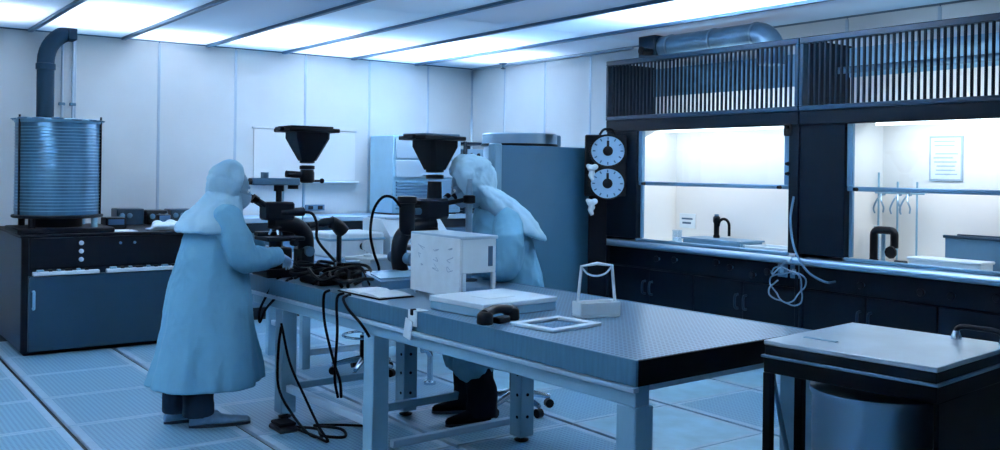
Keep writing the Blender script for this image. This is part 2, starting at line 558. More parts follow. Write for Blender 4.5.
def fume_hood(yf, yn, of, on, label, recess_split_z, rp):
    """yf far end, yn near end, of/on far and near side of the opening"""
    T = thing('fume_hood', label, 'fume hood', (HX, (yf + yn) / 2, 0), group=None)
    yc = (yf + yn) / 2
    B = XR - .015
    # outer shell
    for y, s in ((yf, -1), (yn, 1)):
        MB().box(HX + .012, B, y, y + s * .03, .0, 2.66, .004).build('side_panel', M['hood'], T)
    MB().box(HX, HX + .10, of, yf, .97, 2.05, .006).build('pilaster', M['hood'], T)
    MB().box(HX, HX + .10, yn, on, .97, 2.05, .006).build('pilaster', M['hood'], T)
    MB().box(HX - .012, HX + .05, yn, yf, 1.985, 2.095, .006).build('header', M['hood'], T)
    # grille frame, slats and recess; its bright and dim halves are painted light
    for z0, z1 in ((2.095, 2.135), (2.625, 2.675)):
        MB().box(HX - .02, HX + .055, yn, yf, z0, z1, .006).build('grille_rail', M['hoodframe'], T)
    for a, b in ((yf - .035, yf), (yn, yn + .035)):
        MB().box(HX - .02, HX + .055, a, b, 2.135, 2.625, .006).build('grille_post', M['hoodframe'], T)
    n = 46
    for k in range(1, n):
        y = yf - .035 - (yf - yn - .07) * k / n
        inst(slat_me, 'slat', T, (0, y - yc, 0))
    MB().box(B - .02, B, yn + .03, yf - .03, 2.10, recess_split_z, .002).build('recess_lit_half', M['hoodwhite'], T)
    MB().box(B - .035, B - .005, yn + .03, yf - .03, recess_split_z, 2.64, .002).build('recess_dim_half', M[rp], T)
    MB().box(HX + .06, B, yn + .03, yf - .03, 2.06, 2.095, .002).build('roof_plate', M['grey'], T)
    L = MB().box(HX + .10, HX + .17, yn + .25, yf - .25, 2.095, 2.105, .003).build('fill_tray', M['grey'], T)  # hidden tray, tube and area light added to brighten the recess
    MB().cyl((HX + .135, yn + .3, 2.116), (HX + .135, yf - .3, 2.116), .010).build('lamp_or_fill_tube', M['lamp'], L)
    a = area('recess_fill', (HX + .135, yc, 2.13), .05, yf - yn - .6, 6, (0, R(-125), 0), (.78, .9, 1))
    # chamber
    MB().box(B - .03, B - .002, on - .1, of + .1, .93, 2.05, .002).build('back_liner', M['hoodwhite'], T)
    for y, s in ((of + .06, 1), (on - .06, -1)):
        MB().box(HX + .101, B - .031, y, y + s * .02, .93, 2.05, .002).build('side_liner', M['hoodwhite'], T)
    MB().box(HX + .051, B - .031, on - .05, of + .05, 2.02, 2.05, .002).build('chamber_roof', M['hoodwhite'], T)
    L = MB().box(HX + .11, HX + .24, on + .1, of - .1, 1.995, 2.02, .004).build('lamp_housing', M['white'], T)
    MB().cyl((HX + .175, on + .15, 1.985), (HX + .175, of - .15, 1.985), .014).build('lamp_or_fill_tube', M['lamp'], L)
    area('chamber_lamp', (HX + .25, yc, 1.965), .22, of - on - .2, 8.5, (0, R(-25), 0), (.92, .93, 1))
    # worktop and sill
    MB().box(HX + .06, B, yn + .03, yf - .03, .885, .925, .003).build('worktop', M['hoodwhite'], T)
    s_ = MB().box(HX - .05, HX + .10, yn, yf, .885, .945, .012)
    rounded_bar(s_, yn, yf, HX - .05, .915, .035, .030)
    s_.build('sill', M['steel'], T, ang=50)
    MB().box(HX - .01, HX + .03, on, of, .945, .975, .006).build('air_foil', M['steelblue'], T)
    # sash
    for y in (of - .02, on + .02):
        MB().box(HX + .052, HX + .08, y - .014, y + .014, .975, 1.985, .003).build('sash_track', M['steelblue'], T)
    S = MB().box(HX + .02, HX + .05, on + .005, of - .005, 1.475, 1.51, .006).build('sash_rail', M['steelblue'], T)
    MB().box(HX + .018, HX + .048, of - .055, of - .005, 1.51, 1.985, .004).build('sash_stile', M['steelblue'], S)
    MB().box(HX + .018, HX + .048, on + .005, on + .055, 1.51, 1.985, .004).build('sash_stile', M['steelblue'], S)
    MB().box(HX + .03, HX + .035, on + .05, of - .05, 1.505, 1.985).build('sash_pane', M['glass'], S, smooth=False)
    for y in (of - .09, on + .09):
        MB().cyl((HX + .02, y, 1.49), (HX - .012, y, 1.49), .016, .013, 10).build('sash_grip', M['black'], S)
    # base
    MB().box(HX + .06, B, yn + .01, yf - .01, .10, .885, .004).build('base_cabinet', M['hood'], T)
    MB().box(HX + .11, B, yn + .03, yf - .03, .0, .10).build('toe_kick', M['blackm'], T)
    MB().box(HX + .035, HX + .06, yn + .02, yf - .02, .70, .875, .004).build('control_panel', M['hood'], T)
    W_ = (yf - yn - .04) / 4
    for k in range(4):
        a_, b_ = yn + .02 + k * W_, yn + .02 + (k + 1) * W_
        D = MB().box(HX + .035, HX + .06, a_ + .004, b_ - .004, .12, .69, .006).build('cabinet_door', M['hood'], T)
        hy = (b_ - .045) if k % 2 == 0 else (a_ + .045)
        h = MB().tube(spline([(HX + .04, hy, .46), (HX + .0, hy, .47), (HX - .008, hy, .52), (HX + .0, hy, .57), (HX + .04, hy, .58)], 4), .011, 8)
        h.build('door_handle', M['hoodframe'], D)
    return T


def valve(y, z, parent, hx=HX):
    kb = MB().cyl((hx + .036, y, z), (hx + .0, y, z), .013, .011, 10).build('valve_stem', M['grey'], parent)
    mb = MB().lathe((hx + .005, y, z), [(.012, 0), (.028, .004), (.030, .014), (.024, .024), (.01, .026)], 12, (-1, 0, 0))
    mb.build('valve_knob', M['black'], kb)


H1 = fume_hood(6.90, 4.665, 6.48, 4.76, 'dark fume hood behind the long table with sink inside and coiled cable beside', 2.36, 'grey')
H2 = fume_hood(4.655, 2.40, 4.25, 2.85, 'dark fume hood at the right edge with paper sign on its back wall', 2.40, 'frame')
for y, z in ((6.2, .80), (5.98, .81), (5.49, .83), (5.34, .80), (5.10, .76), (4.95, .80)): valve(y, z, H1)
for y, z in ((4.1, .78), (3.63, .78), (3.41, .78), (3.1, .8)): valve(y, z, H2)
# latches on the right post of the first hood
for z in (1.97, 1.68, 1.60):
    MB().cyl((HX - .004, 4.755, z), (HX - .035, 4.755, z), .018, .012, 8).build('post_latch', M['black'], H1)
MB().box(HX - .02, HX, 4.72, 4.80, 1.90, 2.0, .01).build('hinge_block', M['black'], H1)
# horizontal pipe behind second grille
MB().cyl((HX + .42, 2.45, 2.44), (HX + .42, 4.60, 2.44), .028).build('service_pipe', M['grey'], H2)

# --- contents of the first hood
T = thing('hood_sink', 'blue steel sink basin in the first fume hood under a black gooseneck tap', 'sink', (6.63, 5.73, .925))
s_ = MB()
s_.box(6.50, 6.52, 5.40, 6.06, .925, 1.0, .004); s_.box(6.78, 6.80, 5.40, 6.06, .925, 1.0, .004)
s_.box(6.52, 6.78, 5.40, 5.42, .925, 1.0, .004); s_.box(6.52, 6.78, 6.04, 6.06, .925, 1.0, .004)
s_.box(6.52, 6.78, 5.42, 6.04, .925, .94)
s_.build('basin', M['steelblue'], T)
MB().box(6.485, 6.815, 5.385, 6.075, .995, 1.006, .003).box(6.485, 6.815, 5.385, 6.075, .990, .997, .003).build('basin_rim', M['steelblue'], T)
T = thing('gooseneck_tap', 'black gooseneck tap rising over the sink in the first fume hood', 'tap', (6.70, 5.80, 1.006))
MB().lathe((6.70, 5.84, 1.006), [(.03, 0), (.03, .02), (.024, .03), (.026, .13), (.034, .15), (.034, .185), (.022, .20)], 14).build('tap_body', M['black'], T)
pts = [(6.70, 5.84, 1.09)] + [(6.70, 5.755 + .062 * math.cos(t), 1.12 + .062 * math.sin(t)) for t in [PI * q / 10 for q in range(11)]] + [(6.70, 5.693, 1.03)]
MB().tube(pts, .013, 10).build('spout', M['rubber'], T)
MB().lathe((6.70, 5.84, 1.20), [(.02, 0), (.022, .02), (.008, .024)], 10).build('tap_knob', M['grey'], T)
T = thing('white_tray', 'shallow white tray on the worktop of the first fume hood by its right post', 'tray', (6.58, 5.08, .925))
s_ = MB().box(6.44, 6.72, 4.86, 5.30, .925, .935, .003)
for a in ((6.44, 6.452, 4.86, 5.30), (6.708, 6.72, 4.86, 5.30), (6.452, 6.708, 4.86, 4.872), (6.452, 6.708, 5.288, 5.30)):
    s_.box(*a, .93, .985, .003)
s_.build('tray_body', M['white'], T)
MB().box(6.43, 6.445, 4.85, 5.31, .978, .99, .003).build('tray_lip', M['white'], T)
T = thing('junction_box', 'small blue box mounted in the first hood near its right post', 'box', (6.86, 4.95, 1.04))
MB().box(6.80, 6.88, 4.90, 5.06, 1.02, 1.15, .008).build('box_body', M['steelblue'], T)
MB().box(6.79, 6.80, 4.915, 5.045, 1.035, 1.135, .003).build('box_cover', M['frame'], T)
T = thing('paper_label', 'small paper label with two dark printed lines on back wall of first hood', 'label', (6.895, 6.36, 1.07))
MB().box(6.894, 6.904, 6.28, 6.48, 1.06, 1.20, .001).build('label_sheet', M['paper'], T)
s_ = MB().box(6.892, 6.894, 6.31, 6.45, 1.142, 1.158).box(6.892, 6.894, 6.33, 6.44, 1.10, 1.118)
s_.build('printed_line', M['ink'], T)
T = thing('beaker', 'short clear beaker left of the sink in the first fume hood', 'beaker', (6.62, 6.25, .925))
MB().lathe((6.62, 6.25, .925), [(.045, 0), (.047, .01), (.045, .12), (.05, .13), (.046, .13), (.042, .12), (.042, .012)], 16).build('beaker_wall', M['acrylic'], T)
MB().cyl((6.62, 6.25, .938), (6.62, 6.25, .985), .041, n=16).build('beaker_liquid', M['white'], T)
T = thing('stopper', 'small black stopper lying left of the sink in the first hood', 'stopper', (6.60, 6.12, .925))
MB().lathe((6.60, 6.12, .925), [(.022, 0), (.026, .02), (.026, .05), (.02, .055)], 12).build('stopper_body', M['rubber'], T)
MB().cyl((6.60, 6.12, .98), (6.60, 6.12, 1.0), .01, n=8).build('stopper_grip', M['black'], T)

# --- contents of the second hood
T = thing('paper_sign', 'pale paper notice with grey text lines on back wall of right fume hood', 'sign', (6.9, 3.78, 1.56))
MB().box(6.893, 6.903, 3.66, 3.92, 1.56, 1.90, .001).build('sign_sheet', M['ink_pale'], T)
MB().box(6.890, 6.893, 3.675, 3.905, 1.575, 1.885).build('sign_face', M['paper'], T)
random.seed(3)
for k in range(9):
    z = 1.86 - k * .031
    if k == 2: continue
    a = random.uniform(.01, .06)
    MB().box(6.888, 6.890, 3.69 + random.uniform(.0, .05), 3.89 - a * .5, z - .006, z + .004).build('text_line', M['ink_pale'], T)
T = thing('drain_pipe', 'black bent drain pipe with valve wheel standing in the right fume hood', 'pipe', (6.60, 4.1, .925))
pts = [(6.60, 4.19, .925), (6.60, 4.19, 1.14)] + [(6.60, 4.15 + .04 * math.cos(t), 1.14 + .04 * math.sin(t)) for t in [PI / 2 * q / 4 for q in range(1, 5)]] + [(6.60, 4.06, 1.18)] + [(6.60, 4.05 - .03 * math.sin(t), 1.15 + .03 * math.cos(t)) for t in [PI / 2 * q / 4 for q in range(1, 5)]] + [(6.60, 4.02, 1.05)]
MB().tube(pts, .030, 12).build('pipe_bend', M['black'], T)
MB().lathe((6.60, 4.19, .925), [(.05, 0), (.05, .012), (.034, .016), (.034, .03)], 14).build('pipe_flange', M['black'], T)
MB().cyl((6.60, 4.11, .925), (6.60, 4.11, 1.16), .016).build('support_post', M['steel'], T)
kv = MB().lathe((6.57, 4.02, 1.02), [(.02, 0), (.045, .005), (.05, .015), (.045, .028), (.02, .03)], 9, (-1, 0, 0)).build('valve_wheel', M['black'], T)
T = thing('bottle', 'clear upright bottle beside the black bent pipe in the right hood', 'bottle', (6.68, 4.28 - .03, .925))
MB().lathe((6.68, 4.22, .925), [(.04, 0), (.042, .01), (.042, .17), (.02, .21), (.018, .25)], 16).build('bottle_glass', M['acrylic'], T)
MB().lathe((6.68, 4.22, 1.175), [(.021, 0), (.021, .03), (.018, .032)], 12).build('bottle_cap', M['white'], T)
T = thing('clamp_rack', 'thin metal rod rack with clamps hanging at the back of the right hood', 'rack', (6.80, 4.1, .925))
r_ = MB()
for y in (4.28, 4.12, 3.96):
    r_.cyl((6.80, y, .925), (6.80, y, 1.62 if y > 4.2 else 1.55), .008, n=8)
r_.build('upright_rod', M['frame'], T)
MB().cyl((6.80, 3.9, 1.46), (6.80, 4.32, 1.46), .007, n=8).build('cross_rod', M['frame'], T)
for y in (4.24, 4.10, 4.02):
    c = MB().box(6.775, 6.81, y - .015, y + .015, 1.44, 1.48, .004).build('clamp', M['steel'], T)
    MB().tube(spline([(6.77, y, 1.45), (6.74, y + .02, 1.40), (6.74, y + .045, 1.34), (6.75, y + .04, 1.30)], 4), .007, 6).tube(spline([(6.77, y, 1.45), (6.74, y - .02, 1.40), (6.74, y - .04, 1.35), (6.75, y - .03, 1.31)], 4), .007, 6).build('clamp_jaw', M['steel'], c)
T = thing('white_box', 'white lidded box at the front of the right fume hood worktop', 'box', (6.50, 3.56, .925))
MB().box(6.42, 6.60, 3.28, 3.80, .925, .995, .006).build('box_body', M['white'], T)
MB().box(6.41, 6.61, 3.27, 3.81, .993, 1.012, .005).build('box_lid', M['white'], T)
MB().box(6.395, 6.42, 3.80, 3.90, .925, .98, .006).build('box_tag', M['black'], T)
T = thing('steel_bin', 'blue-grey steel bin behind the white box in the right hood', 'bin', (6.74, 3.35, .925))
b_ = MB()
b_.box(6.66, 6.675, 2.95, 3.66, .925, 1.16, .004); b_.box(6.845, 6.86, 2.95, 3.66, .925, 1.16, .004)
b_.box(6.675, 6.845, 2.95, 2.965, .925, 1.16, .004); b_.box(6.675, 6.845, 3.645, 3.66, .925, 1.16, .004); b_.box(6.675, 6.845, 2.965, 3.645, .925, .94)
b_.build('bin_body', M['grey'], T)
MB().box(6.645, 6.678, 2.94, 3.67, 1.15, 1.172, .004).box(6.842, 6.865, 2.94, 3.67, 1.15, 1.172, .004).build('bin_rim', M['hoodframe'], T)

# --- cables and outlets between the two hoods
T = thing('power_outlet', 'pair of small socket plates on the hood base behind the coiled cable', 'socket', (HX + .03, 4.72, .77))
for y in (4.82, 4.70):
    p_ = MB().box(HX + .018, HX + .035, y - .045, y + .045, .77, .875, .004).build('socket_plate', M['grey'], T)
    MB().box(HX + .010, HX + .018, y - .02, y + .02, .80, .845, .004).build('socket_face', M['frame'], p_)
pts = []
for k in range(34):
    t = 2 * PI * k / 16
    rr = .155 + .025 * math.sin(k * 1.3)
    pts.append((HX - .075 - .008 * math.sin(k * .7), 4.70 + rr * math.cos(t + .4), .745 + rr * .78 * math.sin(t + .4) - .002 * k))
pts = [(HX - .02, 4.70, .93), (HX - .10, 4.71, .90)] + pts
single('cable_coil', MB().tube(spline(pts, 3), .0065, 6), M['cable_light'], 'pale coiled cable hanging from the post between the fume hoods', 'cable', (HX - .05, 4.70, .60))
pts = [(HX - .005, 4.70, 1.42), (HX - .05, 4.695, 1.25), (HX - .07, 4.66, 1.08), (HX - .10, 4.58, .95), (HX - .10, 4.48, .84), (HX - .06, 4.36, .78), (HX + .03, 4.34, .78)]
single('hanging_cable', MB().tube(spline(pts, 5), .010, 6), M['grey'], 'grey cable drooping from hood post diagonally over the right sill', 'cable', (HX - .05, 4.5, .78))

# ------------------------------------------------------------------ duct above first hood
T = thing('exhaust_duct', 'round galvanised exhaust duct with elbow on top of the first fume hood', 'duct', (6.60, 5.7, 2.67))
DX, DZ, DR = 6.56, 2.79, .105
MB().cyl((DX, 6.40, DZ), (DX, 5.30, DZ), DR, n=24).build('duct_pipe', M['duct'], T)
MB().tube([(DX, 5.30, DZ)] + [(DX, 5.30 - .16 * math.sin(t), DZ - .16 + .16 * math.cos(t)) for t in [PI / 2 * q / 8 for q in range(1, 9)]] + [(DX, 5.14, 2.52)], DR * 1.02, 24).build('duct_elbow', M['duct'], T)
for y in (6.30, 5.78, 5.31):
    MB().lathe((DX, y, DZ), [(DR - .002, 0), (DR + .008, .004), (DR + .008, .024), (DR - .002, .028)], 24, (0, -1, 0)).build('duct_collar', M['steel'], T)
MB().box(6.44, 6.70, 6.40, 6.62, 2.672, 2.90, .006).build('duct_box', M['hoodframe'], T)
MB().cyl((6.435, 6.44, 2.74), (6.30, 6.44, 2.74), .03, .04, 12).build('damper', M['black'], T)

# ------------------------------------------------------------------ sprinkler on the ceiling
T = thing('ceiling_sprinkler', 'small dark sprinkler head under the ceiling near the room corner', 'sprinkler', (6.80, 9.35, 2.90))
MB().lathe((6.82, 9.35, 2.905), [(.05, 0), (.05, -.01), (.02, -.02), (.02, -.05)], 12).build('sprinkler_body', M['grey'], T)
MB().lathe((6.82, 9.35, 2.855), [(.012, 0), (.03, -.012), (.032, -.02), (.01, -.024)], 10).build('deflector', M['hoodframe'], T)

# ------------------------------------------------------------------ clock stand
T = thing('clock_stand', 'black pole stand with two round dials one above the other beside the hood', 'clock', (6.14, 6.735, 0), R(-40))
# local: -y faces the camera
MB().box(-.20, .20, -.005, .03, 1.36, 1.95, .012).build('dial_board', M['black'], T, local=True)
MB().box(-.155, .02, .031, .10, .02, 1.9, .01).build('pole', M['blackm'], T, local=True)
MB().lathe((-.10, .05, 0), [(.15, 0), (.15, .015), (.05, .035), (.03, .06)], 20).build('pole_base', M['black'], T, local=True)
for zc in (1.795, 1.485):
    d = MB()
    n = 32
    def el(y, a): return [Vector((.02 + a * 1.12 * math.cos(2 * PI * k / n), y, zc + a * math.sin(2 * PI * k / n))) for k in range(n)]
    f_ = d.loft([el(-.006, .142), el(-.03, .142)]).build('dial_face', M['dial'], T, local=True)
    d = MB(); d.loft([el(-.006, .160), el(-.035, .160), el(-.040, .152), el(-.036, .141), el(-.028, .141)], cap=False)
    d.build('dial_rim', M['black'], T, local=True)
    d = MB()
    for k in range(12):
        t = 2 * PI * k / 12
        mt = Matrix.Translation((.02 + .118 * 1.12 * math.cos(t), -.0315, zc + .118 * math.sin(t))) @ Matrix.Rotation(-t, 4, 'Y')
        d.box(-.013, .013, -.002, .002, -.006, .006, mat=mt)
    d.build('hour_mark', M['ink'], f_, local=True)['kind'] = 'stuff'
    d = MB().box(.008, .032, -.036, -.030, zc - .01, zc + .10, .002)
    d.build('dial_hand', M['black'], f_, local=True)
    d = MB().lathe((.02, -.03, zc), [(.048, 0), (.048, .008), (.036, .018), (.01, .02)], 16, (0, -1, 0))
    d.build('dial_hub', M['black'], f_, local=True)
MB().tube(spline([(-.06, .01, 1.95), (-.02, .0, 2.0), (.05, .0, 2.0), (.09, .01, 1.95)], 5), .012, 8).build('board_handle', M['black'], T, local=True)
for zc, nm in ((1.63, 'white rag knotted to the dial stand between the two dials'), (1.30, 'white rag knotted to the dial stand under the lower dial')):
    k_ = MB()
    base = Matrix.Translation((6.14, 6.735, 0)) @ Matrix.Rotation(R(-40), 4, 'Z')
    for a, b, c, s in ((-.14, -.035, zc, .035), (-.10, -.04, zc + .012, .03), (-.165, -.03, zc + .02, .022), (-.12, -.035, zc - .045, .025)):
        k_.ell(base @ Vector((a, b, c)), s * 1.3, s * .8, s, 8, 6)
    k_.tube([base @ Vector(p) for p in ((-.13, -.03, zc), (-.14, -.03, zc - .07), (-.12, -.03, zc - .12))], [.02, .028, .02], 6)
    me = remesh(k_, 'white_rag', M['paper'], .008, 3)
    p0 = base @ Vector((-.13, -.035, zc))
    me.transform(Matrix.Translation(-p0))
    o = bpy.data.objects.new('white_rag', me); COL.objects.link(o); o.location = p0
    tag(o, nm, 'rag')

# ------------------------------------------------------------------ partition panel with round tank behind it
T = thing('partition_panel', 'tall plain steel-blue partition standing between the seated worker and the dials', 'partition', (5.60, 7.08, 0))
MB().box(5.13, 6.22, 7.05, 7.12, .06, 1.83, .008).build('panel_sheet', M['locker'], T)
MB().box(5.05, 5.13, 7.03, 7.14, .0, 1.845, .008).build('corner_post', M['locker_edge'], T)
MB().box(6.22, 6.26, 7.03, 7.14, .0, 1.845, .008).build('corner_post', M['locker'], T)
MB().box(5.13, 6.22, 7.04, 7.13, .0, .06, .006).build('bottom_rail', M['locker_edge'], T)
T = thing('round_tank', 'round metal tank showing its rim above the steel-blue partition', 'tank', (5.72, 7.55, 0))
MB().lathe((5.72, 7.55, 0), [(.34, 0), (.36, .02), (.36, 1.80), (.345, 1.83)], 36).build('tank_wall', M['steel'], T)
MB().lathe((5.72, 7.55, 0), [(.35, 1.83), (.375, 1.835), (.375, 1.95), (.365, 1.962), (.10, 1.968)], 40).build('tank_lid', M['steel'], T)
MB().lathe((5.72, 7.55, 0), [(.374, 1.835), (.384, 1.84), (.384, 1.858), (.374, 1.862)], 40).build('lid_band', M['black'], T)
MB().box(6.02, 6.11, 7.36, 7.42, 1.835, 1.955, .012).build('lid_clamp', M['locker_edge'], T)

# ------------------------------------------------------------------ left: vacuum coating bench and jar
T = thing('control_cabinet', 'low black instrument cabinet with navy front panel under the foil-wrapped jar', 'cabinet', (2.12, 9.1, 0))
CX0, CX1, CY0, CY1 = 1.41, 3.26, 8.65, 10.0
MB().box(CX0, CX1, CY0 + .03, CY1, .03, .985, .006).build('cabinet_body', M['navy'], T)
MB().box(CX0 - .01, CX1 + .01, CY0 + .0, CY1 + .01, .985, 1.01, .005).build('cabinet_top', M['black'], T)
MB().box(CX0 + .06, CX1, CY0, CY0 + .03, .72, .98, .005).build('control_panel', M['black'], T)
D = MB().box(CX0 + .05, CX1, CY0 - .035, CY0 + .03, .04, .665, .006).build('front_panel', M['navy2'], T)
MB().tube(spline([(CX0 + .085, CY0 - .035, .40), (CX0 + .085, CY0 - .065, .41), (CX0 + .085, CY0 - .065, .53), (CX0 + .085, CY0 - .035, .54)], 4), .012, 8).build('panel_handle', M['frame'], D)
MB().box(CX0, CX0 + .05, CY0, CY0 + .03, .03, .985, .004).build('edge_post', M['blackm'], T)
MB().box(CX0 + .03, CX1 - .02, CY0 + .05, CY1 - .03, 0, .03).build('plinth', M['blackm'], T)
for a, b in ((CX0 + .08, CX0 + .60), (CX0 + .66, CX1 - .03)):
    S = MB().box(a, b, CY0 - .05, CY0 + .0, .668, .70, .004).build('key_ledge', M['paper'], T)
    k = a + .03
    i = 0
    while k < b - .05:
        wd = .03 if i % 3 else .055
        MB().box(k, k + wd, CY0 - .04, CY0 - .005, .70, .718, .003).build('key', M['black' if i % 2 else 'frame'], S)
        k += wd + .035
        i += 1
for z in (.93, .86, .79):
    MB().lathe((CX0 + .46, CY0, z), [(.020, 0), (.020, .012), (.012, .016)], 12, (0, -1, 0)).build('indicator_knob', M['paper'], T)
for x in (CX0 + .78, CX0 + .90):
    MB().lathe((x, CY0, .92), [(.012, 0), (.012, .01), (.006, .012)], 10, (0, -1, 0)).build('small_knob', M['frame'], T)
MB().box(CX1 - .10, CX1 - .04, CY0 - .012, CY0, .84, .855, .002).build('name_plate', M['paper'], T)

T = thing('foil_jar', 'large ribbed cylinder wrapped in foil on a black base, left of room', 'jar', (1.76, 9.02, 1.01))
JX, JY, JR = 1.755, 9.03, .345
MB().box(JX - .37, JX + .40, JY - .33, JY + .33, 1.01, 1.055, .008).build('base_plate', M['black'], T)
for sx, sy in ((-.25, -.24), (.25, -.24), (-.25, .24), (.25, .24)):
    MB().cyl((JX + sx, JY + sy, 1.055), (JX + sx, JY + sy, 1.135), .028).build('base_post', M['frame' if sx > 0 else 'black'], T)
MB().cyl((JX, JY, 1.055), (JX, JY, 1.135), .20, n=24).build('pump_neck', M['black'], T)
MB().lathe((JX, JY, 1.135), [(.36, 0), (.37, .006), (.37, .024), (.35, .03)], 36).build('ring_seat', M['black'], T)
body = MB()
prof = [(JR - .004, 1.165)]
body.lathe((JX, JY, 0), [(JR, 1.165), (JR, 1.96), (JR - .01, 1.975)], 48).build('foil_wall', M['foil'], T)
for k in range(27):
    z = 1.20 + k * .0275
    r_ = JR + .002
    m_ = MB()
    n = 40
    mb = m_.tube([(JX + r_ * math.cos(2 * PI * q / n), JY + r_ * math.sin(2 * PI * q / n), z) for q in range(n)], .0045, 5, closed=True)
    m_.build('rib', M['foil_rib'], T)
MB().lathe((JX, JY, 0), [(JR + .006, 1.955), (JR + .010, 1.965), (JR + .010, 1.985), (JR + .002, 1.992), (JR - .05, 1.995)], 48).build('top_rim', M['foil_rib'], T)
for t in (R(200), R(-28), R(80)):
    x, y = JX + (JR + .008) * math.cos(t), JY + (JR + .008) * math.sin(t)
    MB().cyl((x, y, 1.165), (x, y, 2.02), .009, n=8).build('corner_rod', M['black'], T)
f_ = MB()
random.seed(5)
for k in range(14):
    t = 2 * PI * k / 14
    f_.ell((JX + JR * .95 * math.cos(t), JY + JR * .95 * math.sin(t), 1.985 + random.uniform(-.004, .006)), .06, .06, .012, 8, 5)
f_.build('foil_crumple', M['foil'], T)['kind'] = 'stuff'

T = thing('vent_pipe', 'dark bent vent pipe rising behind the foil jar into the ceiling', 'pipe', (1.80, 9.9, 1.0))
pts = [(1.80, 9.9, 1.011), (1.80, 9.9, 2.58)] + [(1.80 + .26 * (1 - math.cos(t)), 9.9, 2.58 + .30 * math.sin(t)) for t in [R(80) * q / 8 for q in range(1, 9)]]
MB().tube(pts, .078, 18).build('pipe_run', M['pipe'], T)
MB().lathe((1.80, 9.9, 2.50), [(.078, 0), (.088, .006), (.088, .06), (.078, .066)], 18).build('pipe_collar', M['pipe'], T)
MB().box(1.98, 2.06, 9.80, 10.0, 2.80, 2.91, .006).build('ceiling_boot', M['pipe'], T)
for k, (x, lb) in enumerate(((2.00, 'thin wall conduit nearest the dark vent pipe'), (2.10, 'thin wall conduit second from the dark vent pipe'))):
    T = thing('conduit', lb, 'conduit', (x, 10.16, .95), group='wall conduits')
    MB().cyl((x, 10.165, .95), (x, 10.165, 2.88), .013, n=8).build('conduit_tube', M['seam'], T)
    for z in (1.3, 2.2):
        MB().box(x - .03, x + .03, 10.15, 10.19, z - .015, z + .015, .004).build('conduit_clip', M['grey'], T)

# things on the cabinet and on the low shelf behind it
single('paper_sheet', MB().box(2.12, 2.36, 8.72, 8.93, 1.0105, 1.0145, .001).box(2.14, 2.33, 8.74, 8.92, 1.0145, 1.018, .001), M['paper'], 'white papers on the black cabinet beside the foil jar', 'paper', (2.24, 8.82, 1.0105))
T = thing('meter_box', 'small black meter box with blue display right of the foil jar', 'meter', (2.27, 9.2, 1.01))
MB().box(2.18, 2.36, 9.12, 9.32, 1.01, 1.115, .008).build('meter_case', M['black'], T)
MB().box(2.20, 2.34, 9.115, 9.12, 1.05, 1.10, .001).build('meter_display', M['screen'], T)
random.seed(11)
xs_ = 2.42
lbs = ['squat grey instrument with round dials on the cabinet back next to the meter box', 'dark square speaker-like unit on the cabinet back, second from the meter box', 'grey instrument with knobs on the cabinet back, third from the meter box']
for k in range(3):
    wdt = (.26, .20, .24)[k]
    T = thing('bench_instrument', lbs[k], 'instrument', (xs_ + wdt / 2, 9.78, 1.01))
    h = (.15, .13, .14)[k]
    MB().box(xs_, xs_ + wdt, 9.70, 9.93, 1.01, 1.02 + h, .008).build('case', M['navy2' if k != 1 else 'black'], T)
    for q in range(2 + k % 2):
        MB().lathe((xs_ + .05 + q * .07, 9.70, 1.02 + h * .55), [(.026, 0), (.026, .01), (.018, .014)], 12, (0, -1, 0)).build('dial', M['grey'], T)
    xs_ += wdt + .03
T = thing('black_monitor', 'small black boxy monitor standing near the standing worker\'s back', 'monitor', (2.84, 9.15, 1.01))
MB().box(2.70, 2.80, 9.26, 9.34, 1.01, 1.03, .004).build('monitor_foot', M['black'], T)
MB().box(2.69, 2.81, 9.26, 9.36, 1.03, 1.13, .01).build('monitor_case', M['black'], T)
MB().box(2.70, 2.80, 9.254, 9.26, 1.045, 1.12, .001).build('monitor_screen', M['screen'], T)
random.seed(2)
for k, (x, y, s, lb) in enumerate(((2.62, 8.85, .15, 'crumpled white plastic bag on the cabinet, the one nearest the paper sheets'), (2.76, 8.98, .12, 'crumpled white plastic bag on the cabinet, right behind the standing worker'))):
    b_ = MB()
    for q in range(9):
        b_.ell((x + random.uniform(-s, s) * .8, y + random.uniform(-s, s) * .5, 1.035 + random.uniform(0, .03)), s * random.uniform(.3, .6), s * random.uniform(.3, .5), .03 * random.uniform(.8, 1.2), 7, 5)
    b_.box(x - s, x + s, y - s * .5, y + s * .5, 1.011, 1.03)
    me = remesh(b_, 'plastic_bag', M['white'], .012, 1)
    me.transform(Matrix.Translation((-x, -y, -1.011)))
    o = bpy.data.objects.new('plastic_bag', me); COL.objects.link(o); o.location = (x, y, 1.011)
    tag(o, lb, 'bag', 'plastic bags on the cabinet')

# ------------------------------------------------------------------ back wall bench with board, oven and rack
T = thing('lab_bench', 'long pale laboratory bench against the back wall under the white board', 'bench', (5.0, 9.85, 0))
MB().box(3.32, 6.88, 9.52, 10.17, 1.02, 1.06, .006).build('bench_top', M['counter'], T)
MB().box(3.32, 6.88, 9.50, 9.53, 1.01, 1.065, .006).build('bench_edge', M['frame_light'], T)
MB().box(3.36, 6.84, 9.66, 10.15, .10, .90, .004).build('bench_carcass', M['counter_front'], T)
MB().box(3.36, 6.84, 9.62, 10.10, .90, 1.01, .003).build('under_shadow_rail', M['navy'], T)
for k in range(5):
    a = 3.38 + k * .69
    D = MB().box(a, a + .67, 9.63, 9.66, .12, .88, .006).build('bench_door', M['counter_front'], T)
    MB().box(a + .27, a + .40, 9.60, 9.63, .80, .82, .004).build('door_pull', M['chrome'], D)
MB().box(3.36, 6.84, 9.70, 10.12, 0, .10).build('plinth', M['navy'], T)
